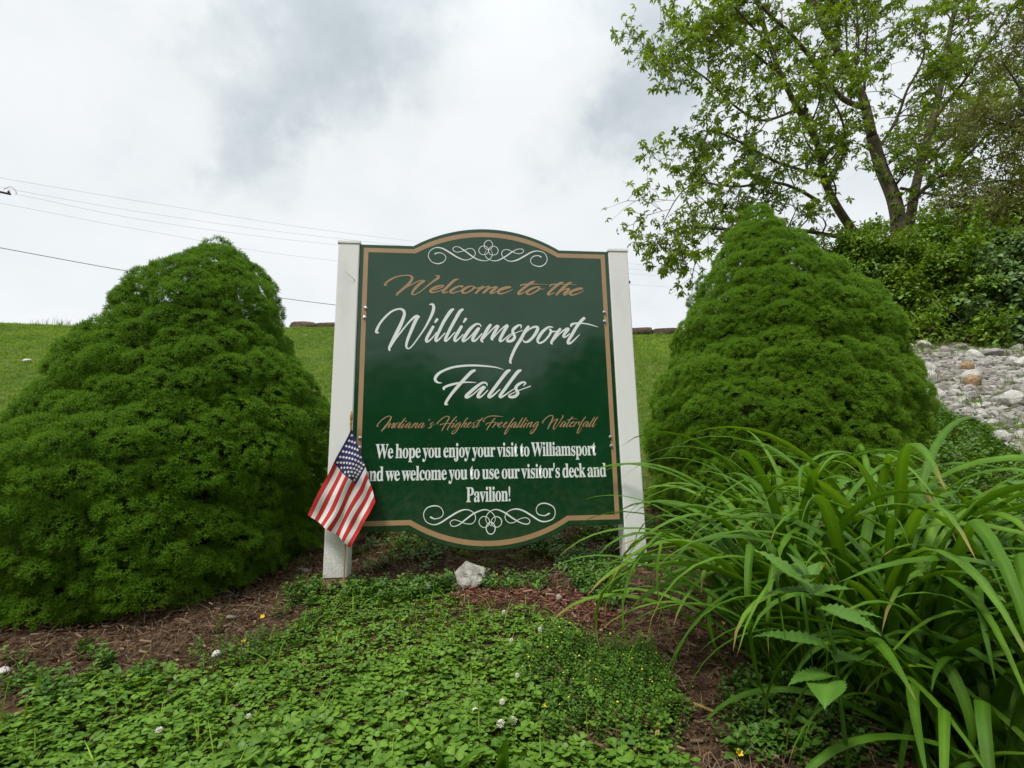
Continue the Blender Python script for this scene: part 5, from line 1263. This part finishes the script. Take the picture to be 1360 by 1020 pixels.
g = G(36, 483); stone('stone', 'small white stone half hidden in the bank grass at the left', g + np.array([0, 0, .03]), (.06, .05, .04), 10, RM[0], (0, 0, 0), .8, 2, None, 'stone')

# ------------------------------------------------------------------ power lines and pole
cable = plain('cable', (.10, .10, .11), .6); thin = plain('thin_bare_line', (.30, .31, .32), .5)
def wire(label, pts, Y, rad):
    cable = thin if rad < .01 else globals()['cable']
    w = [P(px, py, y_) for (px, py), y_ in zip(pts, Y)]; c = crom(w, 14); mb = MB(); mb.tube(c - w[0], rad, 5); o = mb.obj('power_line', cable); o.location = tuple(w[0]); tag(o, label, 'cable', 'overhead lines left of the sign')
wire('topmost thin overhead line, rising to the left edge', [(-60, 226), (203, 270), (480, 312), (870, 353), (1300, 380)], (20, 24, 28, 34, 42), .0055)
wire('second thin overhead line from the top', [(-60, 238), (203, 284), (460, 318), (870, 360), (1300, 388)], (20, 24, 28, 34, 42), .0055)
wire('third thin overhead line, ending at the insulator on the left edge', [(22, 258), (203, 294), (445, 325), (870, 366), (1300, 394)], (21.4, 24, 28, 34, 42), .0055)
wire('fourth thin overhead line, a gap below the other three', [(-60, 258), (203, 308), (445, 346), (870, 380), (1300, 402)], (20, 24, 28, 34, 42), .0055)
wire('thick dark overhead cable passing behind the left spruce', [(-60, 318), (203, 366), (445, 405), (870, 447), (1300, 470)], (20, 24, 28, 34, 42), .017)
pm_ = plain('creosoted_wood', (.07, .05, .038), .85, .1)
pb = P(-42, 250, 21.0); pole = thing('utility_pole', 'dark crossarm end with an insulator of a pole just outside the left edge', 'utility pole', (pb[0], 21.0, float(H(pb[0], 21.0))))
zt = pb[2] - float(H(pb[0], 21.0))
mb = MB(); mb.tube([(0, 0, -.5), (0, 0, zt + .8)], [.15, .11], 12); mb.obj('pole', pm_, pole, True)
e1 = P(14, 258, 21.3) - np.array([pb[0], 21.0, float(H(pb[0], 21.0))]); e0 = np.array([-1.2, -.2, zt + .05 + .35])
mb = MB(); dd = e1 - e0; mb.tube([e0, e1], [.06, .05], 4); mb.obj('crossarm', pm_, pole)
for q in (.05, .97):
    c_ = e0 + dd * q; mb = MB(); mb.tube([c_ + np.array([0, 0, z_]) for z_ in (.02, .06, .07, .11, .12, .17)], [.02, .03, .055, .05, .03, .02], 10); mb.obj('insulator', plain('brown_glaze', (.08, .04, .03), .25), pole)
mb = MB(); mb.tube(crom([e1 * .995 + np.array([-.35, 0, .3]), e1 + np.array([-.05, 0, .38]), e1 + np.array([.22, 0, .15]), e1 + np.array([.25, 0, -.02])], 5), .012, 5); mb.obj('jumper_wire', cable, pole)

# ------------------------------------------------------------------ trees
def grow_tree(name, label, cat, base_px, Yb, limbs, leafsrc, seed, nsec=1.0, leaf_scale=1.0, up=.25, group=None, leafname='leaves', perlen=.34, lo=.25, dens=1.0, droop=.25):
    r = np.random.RandomState(seed)
    b = P(base_px[0], base_px[1], Yb); org = np.array([b[0], Yb, float(H(b[0], Yb))]); t = thing(name, label, cat, org, 0, group)
    twig = MB(); LP, LD = [], []; first = True; nb_ = 0
    for pts, r0, r1_, isroot in limbs:
        w = crom([P(px, py, Y) for px, py, Y in pts], 7)
        if isroot:
            w = np.vstack([[w[0] * 0 + np.array([w[0][0] + (org[0] - w[0][0]) * .5, w[0][1], org[2] - .2])], w]) if isroot == 1 else w
        n = len(w); rad = np.linspace(r0, r1_, n) * .72
        w = w + (snoise(w * 1.7, seed + int(pts[0][0])))[:, None] * .05 * np.array([1, 1, .3]) * np.clip(np.linspace(0, 2, n), 0, 1)[:, None]
        mb = MB(); mb.tube(w - org, rad, 10 if r0 > .06 else 7); mb.obj('trunk' if isroot == 1 else 'branch', M['bark'], t, True)
        seg = np.linalg.norm(np.diff(w, axis=0), axis=1); L = seg.sum(); cum = np.r_[0, np.cumsum(seg)]
        m = int(L / perlen * nsec)
        for k in range(m):
            q = (lo + (1 - lo) * (k + r.uniform()) / m) * L; i = min(n - 2, np.searchsorted(cum, q) - 1); i = max(i, 0); p0 = w[i] + (w[i + 1] - w[i]) * ((q - cum[i]) / seg[i])
            d0 = (w[i + 1] - w[i]) / seg[i]; rd = r.normal(size=3); rd -= d0 * (rd @ d0); rd /= np.linalg.norm(rd); rr = np.interp(q, cum, rad)
            d = d0 * .55 + rd * .8 + np.array([0, 0, up]); d /= np.linalg.norm(d); Ls = r.uniform(.7, 1.6) * (1.1 - .6 * q / L); 
            ps = [p0]; dd = d.copy()
            for j in range(6):
                dd = dd + r.normal(size=3) * .16 + np.array([0, 0, -droop * .12 * j]); dd /= np.linalg.norm(dd); ps.append(ps[-1] + dd * Ls / 6)
            ps = np.array(ps); twig.tube(ps - org, np.linspace(min(rr * .5, .03), .006, 7), 4, cap=False)
            for j in range(1, 7):
                for _ in range(2 if r.uniform() < .8 * dens else 1):
                    a = r.normal(size=3); dt = (ps[j] - ps[j - 1]) / (Ls / 6) * .6 + a * .45 + np.array([0, 0, .1]); dt /= np.linalg.norm(dt); Lt = r.uniform(.25, .6)
                    e_ = ps[j] + dt * Lt; mid = ps[j] + dt * Lt * .5 + r.normal(size=3) * .03; twig.tube(np.array([ps[j], mid, e_ - np.array([0, 0, .03])]) - org, [.006, .004, .0025], 3, cap=False)
                    for q3 in ((.45, mid), (.75, (mid + e_) / 2), (1, e_), (1, e_)):
                        if r.uniform() < .88 * dens: LP.append(q3[1] + r.normal(size=3) * .04); LD.append(np.array([0, 0, .6]) + dt * .3 + r.normal(size=3) * .45)
    twig.obj('twigs', M['twig'], t)['kind'] = 'stuff'
    LP, LD = np.array(LP), np.array(LD); print(name, 'leaves', len(LP))
    scatter(leafname, LP - org, rot_from_z(LD), r.uniform(.65, 1.2, len(LP)) * leaf_scale, *leafsrc, parent=t)
    return t
palsrc = sources('palmate_leaf', palmate, 6, M['treeleaf'], L=.125, wd=.21, droop=.55)
Y = 12.0
big = [
    ([(1198, 330, Y), (1195, 304, Y), (1187, 263, Y), (1170, 222, Y), (1158, 181, Y - .2)], .27, .19, 1),
    ([(1158, 181, Y - .2), (1150, 144, Y - .3), (1141, 119, Y - .4), (1121, 82, Y - .6), (1096, 41, Y - .9), (1080, 0, Y - 1.1), (1060, -80, Y - 1.4), (1050, -160, Y - 1.5)], .17, .05, 0),
    ([(1205, 318, Y), (1214, 260, Y + .3), (1226, 205, Y + .4), (1240, 156, Y + .6), (1252, 100, Y + .8), (1262, 40, Y + 1), (1285, -60, Y + 1.2), (1300, -150, Y + 1.3)], .17, .05, 0),
    ([(1150, 330, Y - .3), (1128, 300, Y - .5), (1108, 268, Y - .8), (1094, 235, Y - 1.1), (1085, 190, Y - 1.3), (1060, 145, Y - 1.6), (1040, 105, Y - 1.9), (1022, 60, Y - 2.1), (1008, 5, Y - 2.3), (1000, -60, Y - 2.4)], .15, .035, 2),
    ([(1088, 268, Y - 1.0), (1060, 252, Y - 1.3), (1030, 243, Y - 1.6), (985, 248, Y - 2.0), (950, 245, Y - 2.3), (925, 240, Y - 2.5)], .06, .018, 0),
    ([(1094, 235, Y - 1.1), (1065, 226, Y - 1.5), (1030, 214, Y - 1.9), (985, 190, Y - 2.3), (955, 176, Y - 2.6), (932, 174, Y - 2.8)], .055, .018, 0),
    ([(1135, 318, Y - .4), (1100, 312, Y - .8), (1060, 306, Y - 1.3), (1010, 306, Y - 1.8), (955, 304, Y - 2.3), (915, 300, Y - 2.7), (885, 310, Y - 2.9)], .08, .018, 0),
    ([(1150, 144, Y - .3), (1118, 130, Y - .8), (1090, 95, Y - 1.3), (1055, 50, Y - 1.8), (1015, 12, Y - 2.2), (990, -30, Y - 2.4)], .10, .03, 0),
    ([(1060, 145, Y - 1.6), (1015, 160, Y - 2.0), (980, 144, Y - 2.4), (942, 108, Y - 2.8), (910, 84, Y - 3.0), (900, 72, Y - 3.1)], .045, .014, 0),
    ([(1040, 105, Y - 1.9), (1000, 70, Y - 2.4), (960, 50, Y - 2.7), (930, 42, Y - 3.0), (902, 34, Y - 3.1)], .04, .014, 0),
    ([(1022, 60, Y - 2.1), (985, 20, Y - 2.6), (950, -20, Y - 2.9), (915, -50, Y - 3.1)], .035, .014, 0),
    ([(1148, 120, Y - .3), (1150, 70, Y - .2), (1153, 20, Y - .1), (1155, -60, Y)], .05, .02, 0),
    ([(1135, 110, Y - .6), (1140, 60, Y - .6), (1137, 0, Y - .7), (1130, -70, Y - .7)], .04, .02, 0),
    ([(1125, 75, Y - .6), (1124, 30, Y - .8), (1118, -40, Y - .9)], .03, .015, 0),
    ([(1212, 265, Y + .2), (1240, 240, Y - .2), (1268, 222, Y - .5), (1300, 190, Y - .9), (1335, 150, Y - 1.3), (1380, 110, Y - 1.6)], .08, .025, 0),
    ([(1240, 160, Y + .6), (1262, 130, Y + .2), (1286, 100, Y - .2), (1310, 60, Y - .6), (1340, 20, Y - .9), (1370, -30, Y - 1.1)], .07, .02, 0),
    ([(1283, 100, Y - .2), (1268, 80, Y - .3), (1262, 55, Y - .4), (1270, 10, Y - .4)], .03, .015, 0),
    ([(1196, 250, Y), (1240, 258, Y - .6), (1290, 262, Y - 1.2), (1345, 272, Y - 1.8), (1400, 280, Y - 2.2)], .055, .02, 0),
    ([(1165, 200, Y - .1), (1190, 160, Y - .3), (1205, 120, Y - .6), (1225, 80, Y - .9), (1230, 20, Y - 1.1)], .06, .02, 0),
    ([(1222, 235, Y + .3), (1250, 195, Y + 1.2), (1290, 150, Y + 1.8), (1330, 90, Y + 2.2)], .06, .02, 0),
    ([(1100, 250, Y - .9), (1120, 200, Y - 1.6), (1118, 160, Y - 2.2), (1095, 110, Y - 2.7)], .05, .02, 0),
    ([(928, 240, Y - 2.5), (905, 255, Y - 2.7), (888, 278, Y - 2.9), (878, 300, Y - 3.0)], .02, .01, 0),
    ([(945, 304, Y - 2.35), (925, 325, Y - 2.6), (905, 350, Y - 2.8)], .02, .01, 0),
    ([(910, 84, Y - 3.0), (880, 100, Y - 3.1), (872, 70, Y - 3.2), (866, 48, Y - 3.2)], .018, .01, 0),
]
grow_tree('broadleaf_tree', 'large many stemmed tree in fresh green leaf standing at the right on the crest', 'tree', (1195, 330), Y, big, palsrc, 71, nsec=1.15, up=.12, perlen=.34, lo=.16, dens=.88)
olsrc = sources('olive_leaf_spray', simple_leaves, 5, M['oliveleaf'], n=9, L=.075, wd=.2, spread=.10)
Y2 = 10.5
rt = [([(1420, 420, Y2), (1405, 330, Y2), (1395, 240, Y2), (1390, 120, Y2), (1380, 0, Y2)], .2, .06, 1),
      ([(1400, 300, Y2), (1360, 285, Y2 - .4), (1320, 278, Y2 - .8), (1275, 285, Y2 - 1.1)], .06, .015, 0),
      ([(1400, 270, Y2), (1360, 245, Y2 - .5), (1320, 240, Y2 - .9), (1285, 248, Y2 - 1.1)], .06, .015, 0),
      ([(1395, 220, Y2), (1360, 180, Y2 - .4), (1320, 160, Y2 - .8), (1285, 150, Y2 - 1.0)], .06, .015, 0),
      ([(1395, 200, Y2), (1370, 150, Y2 - .6), (1350, 110, Y2 - .9), (1330, 80, Y2 - 1.1)], .05, .015, 0),
      ([(1398, 320, Y2), (1370, 325, Y2 - .5), (1330, 330, Y2 - .9)], .05, .015, 0)]
grow_tree('olive_leaved_tree', 'tree with fine olive brown foliage and level boughs reaching in from the right edge', 'tree', (1420, 420), Y2, rt, olsrc, 72, nsec=1.3, up=.0, perlen=.34, lo=.15, dens=.95, leaf_scale=1.15)

# shrubs at the foot of the trees
shsrc = sources('shrub_leaf_spray', simple_leaves, 5, M['shrubleaf'], n=10, L=.085, wd=.28, spread=.11)
shsrc2 = sources('pale_shrub_leaf_spray', simple_leaves, 5, M['shrubpale'], n=9, L=.10, wd=.33, spread=.12)
def shrub(label, blobs, src, seed, dens=230, group='shrubs below the big tree'):
    r = np.random.RandomState(seed); c0 = P(*blobs[0][:3]); org = np.array([c0[0], c0[1], float(H(c0[0], c0[1]))]); t = thing('shrub', label, 'shrub', org, 0, group); LP, LD = [], []
    mb = MB()
    for px, py, Yq, R in blobs:
        c = P(px, py, Yq); n = int(dens * R * R * 3.6)
        for _ in range(int(26 * R) + 4):
            dc = r.normal(size=3); dc /= np.linalg.norm(dc); cc = c + dc * R * r.uniform(.45, .95) * np.array([1, 1, .85]); Rs = r.uniform(.16, .34) * (R ** .5); n2 = int(dens * Rs * 1.5)
            d = r.normal(size=(n2, 3)); d /= np.linalg.norm(d, axis=1)[:, None]; d = d[d[:, 2] > -.35]; out = np.array([dc[0], dc[1], 0])
            p = cc + d * np.array([Rs, Rs, Rs * .5]) * r.uniform(.7, 1.1, (len(d), 1)) + out * Rs * .2; p[:, 2] -= .25 * ((p - cc)[:, :2] ** 2).sum(1) / Rs
            ok = p[:, 2] > H(p[:, 0], p[:, 1]) + .05; LP.append(p[ok]); LD.append((d * .5 + dc * .4 + np.array([0, 0, .8]) + r.normal(size=d.shape) * .25)[ok])
        n = int(n * .30); d = r.normal(size=(n, 3)); d /= np.linalg.norm(d, axis=1)[:, None]; k = r.uniform(.3, .85, (n, 1)) ** .7 * (1 + .38 * snoise(d * 2.6 + c, seed)[:, None] + .12 * snoise(d * 7 + c, seed + 1)[:, None])
        p = c + d * R * k * np.array([1, 1, .85]); ok = p[:, 2] > H(p[:, 0], p[:, 1]) + .05; LP.append(p[ok]); LD.append((d + np.array([0, 0, .5]) + r.normal(size=d.shape) * .5)[ok])
        for _ in range(14):
            e_ = c + r.normal(size=3) * R * .5; s_ = np.array([c[0] + r.normal() * R * .3, c[1] + r.normal() * R * .3, 0]); s_[2] = float(H(s_[0], s_[1])); mb.tube(crom(np.array([s_, (s_ + e_) / 2 + r.normal(size=3) * .12, e_]), 4) - org, np.linspace(.018, .005, 9), 5, cap=False)
    for px, py, Yq, R in blobs:          # long loose shoots that break the outline
        c = P(px, py, Yq)
        for _ in range(int(16 * R)):
            a = r.uniform(0, 6.28); d = np.array([math.cos(a) * .6, math.sin(a) * .6, r.uniform(.3, 1.1)]); d /= np.linalg.norm(d); s0 = c + d * R * .6; L_ = r.uniform(.4, .9) * R ** .5
            ps = crom([s0, s0 + d * L_ * .5, s0 + d * L_ + np.array([d[0], d[1], -.5]) * L_ * .25], 5); mb.tube(ps - org, np.linspace(.008, .002, len(ps)), 4, cap=False)
            for q in ps[2:]:
                LP.append(q[None] + r.normal(size=(2, 3)) * .04); LD.append(np.array([[0, 0, 1.0]] * 2) + r.normal(size=(2, 3)) * .5)
    mb.obj('stems', M['twig'], t)['kind'] = 'stuff'
    LP = np.vstack(LP); LD = np.vstack(LD); print('shrub', len(LP)); scatter('leaves', LP - org, rot_from_z(LD), r.uniform(.7, 1.2, len(LP)), *src, parent=t)
shrub('dark green shrub behind the right shoulder of the conical spruce', [(1165, 375, 9.8, .75), (1135, 345, 10.0, .55), (1190, 420, 9.5, .6), (1150, 420, 9.6, .6), (1200, 350, 9.9, .6)], shsrc, 81)
shrub('broad mid green shrub under the trunk of the big tree', [(1240, 390, 9.4, .9), (1215, 345, 9.9, .7), (1285, 350, 9.5, .8), (1250, 430, 9.0, .55), (1295, 400, 9.0, .8)], shsrc, 82)
shrub('pale green broad leaved shrub at the right edge above the rubble', [(1345, 390, 8.6, .7), (1320, 375, 8.8, .5), (1385, 360, 8.7, .9), (1340, 430, 8.3, .45)], shsrc2, 83, 260)
shrub('tall dark shrub mass at the far right behind the pale shrub', [(1330, 340, 10.4, .9), (1390, 310, 10.2, 1.1), (1280, 320, 10.6, .7), (1370, 400, 9.6, 1.0), (1300, 440, 9.2, .5)], shsrc, 84)
# low brush hanging over the top of the rubble
shrub('thin low brush hanging over the top of the rubble bank', [(1225, 446, 8.5, .2), (1318, 450, 8.1, .22)], shsrc, 85, 160)

# ------------------------------------------------------------------ wood across the valley behind the viewpoint (the glossy board mirrors it)
r = np.random.RandomState(91); LP = []
for k in range(46):
    a = -1.35 + 2.7 * k / 45 + r.normal() * .02; D = 24 + r.uniform(-2, 3); c = np.array([math.sin(a) * D, -math.cos(a) * D, 0]); zg = float(H(c[0], c[1]))
    hgt = 6.1 + 1.5 * math.sin(k * .9) + r.uniform(-.6, .6) + 3.2 * max(0, -math.sin(a + .25)) ** 2 * (a < -.25) + 2.0 * max(0, a - .25)
    for _ in range(9):
        q = r.uniform(.15, .95); cc = c + np.array([r.normal() * .9, r.normal() * .9, zg + (hgt - zg) * q - .3]); n = 46; d = r.normal(size=(n, 3)); d /= np.linalg.norm(d, axis=1)[:, None]; LP.append(cc + d * (1.35 - .5 * q) * r.uniform(.4, 1, (n, 1)))
LP = np.vstack(LP); fwsrc = sources('far_leaf_clump', simple_leaves, 4, M['farwood'], n=8, L=.55, wd=.4, spread=.5)
tag(scatter('far_wood', LP, rot_from_z(r.normal(size=LP.shape)), r.uniform(.7, 1.3, len(LP)), *fwsrc), 'edge of a wood across the lawn facing the sign', 'wood')
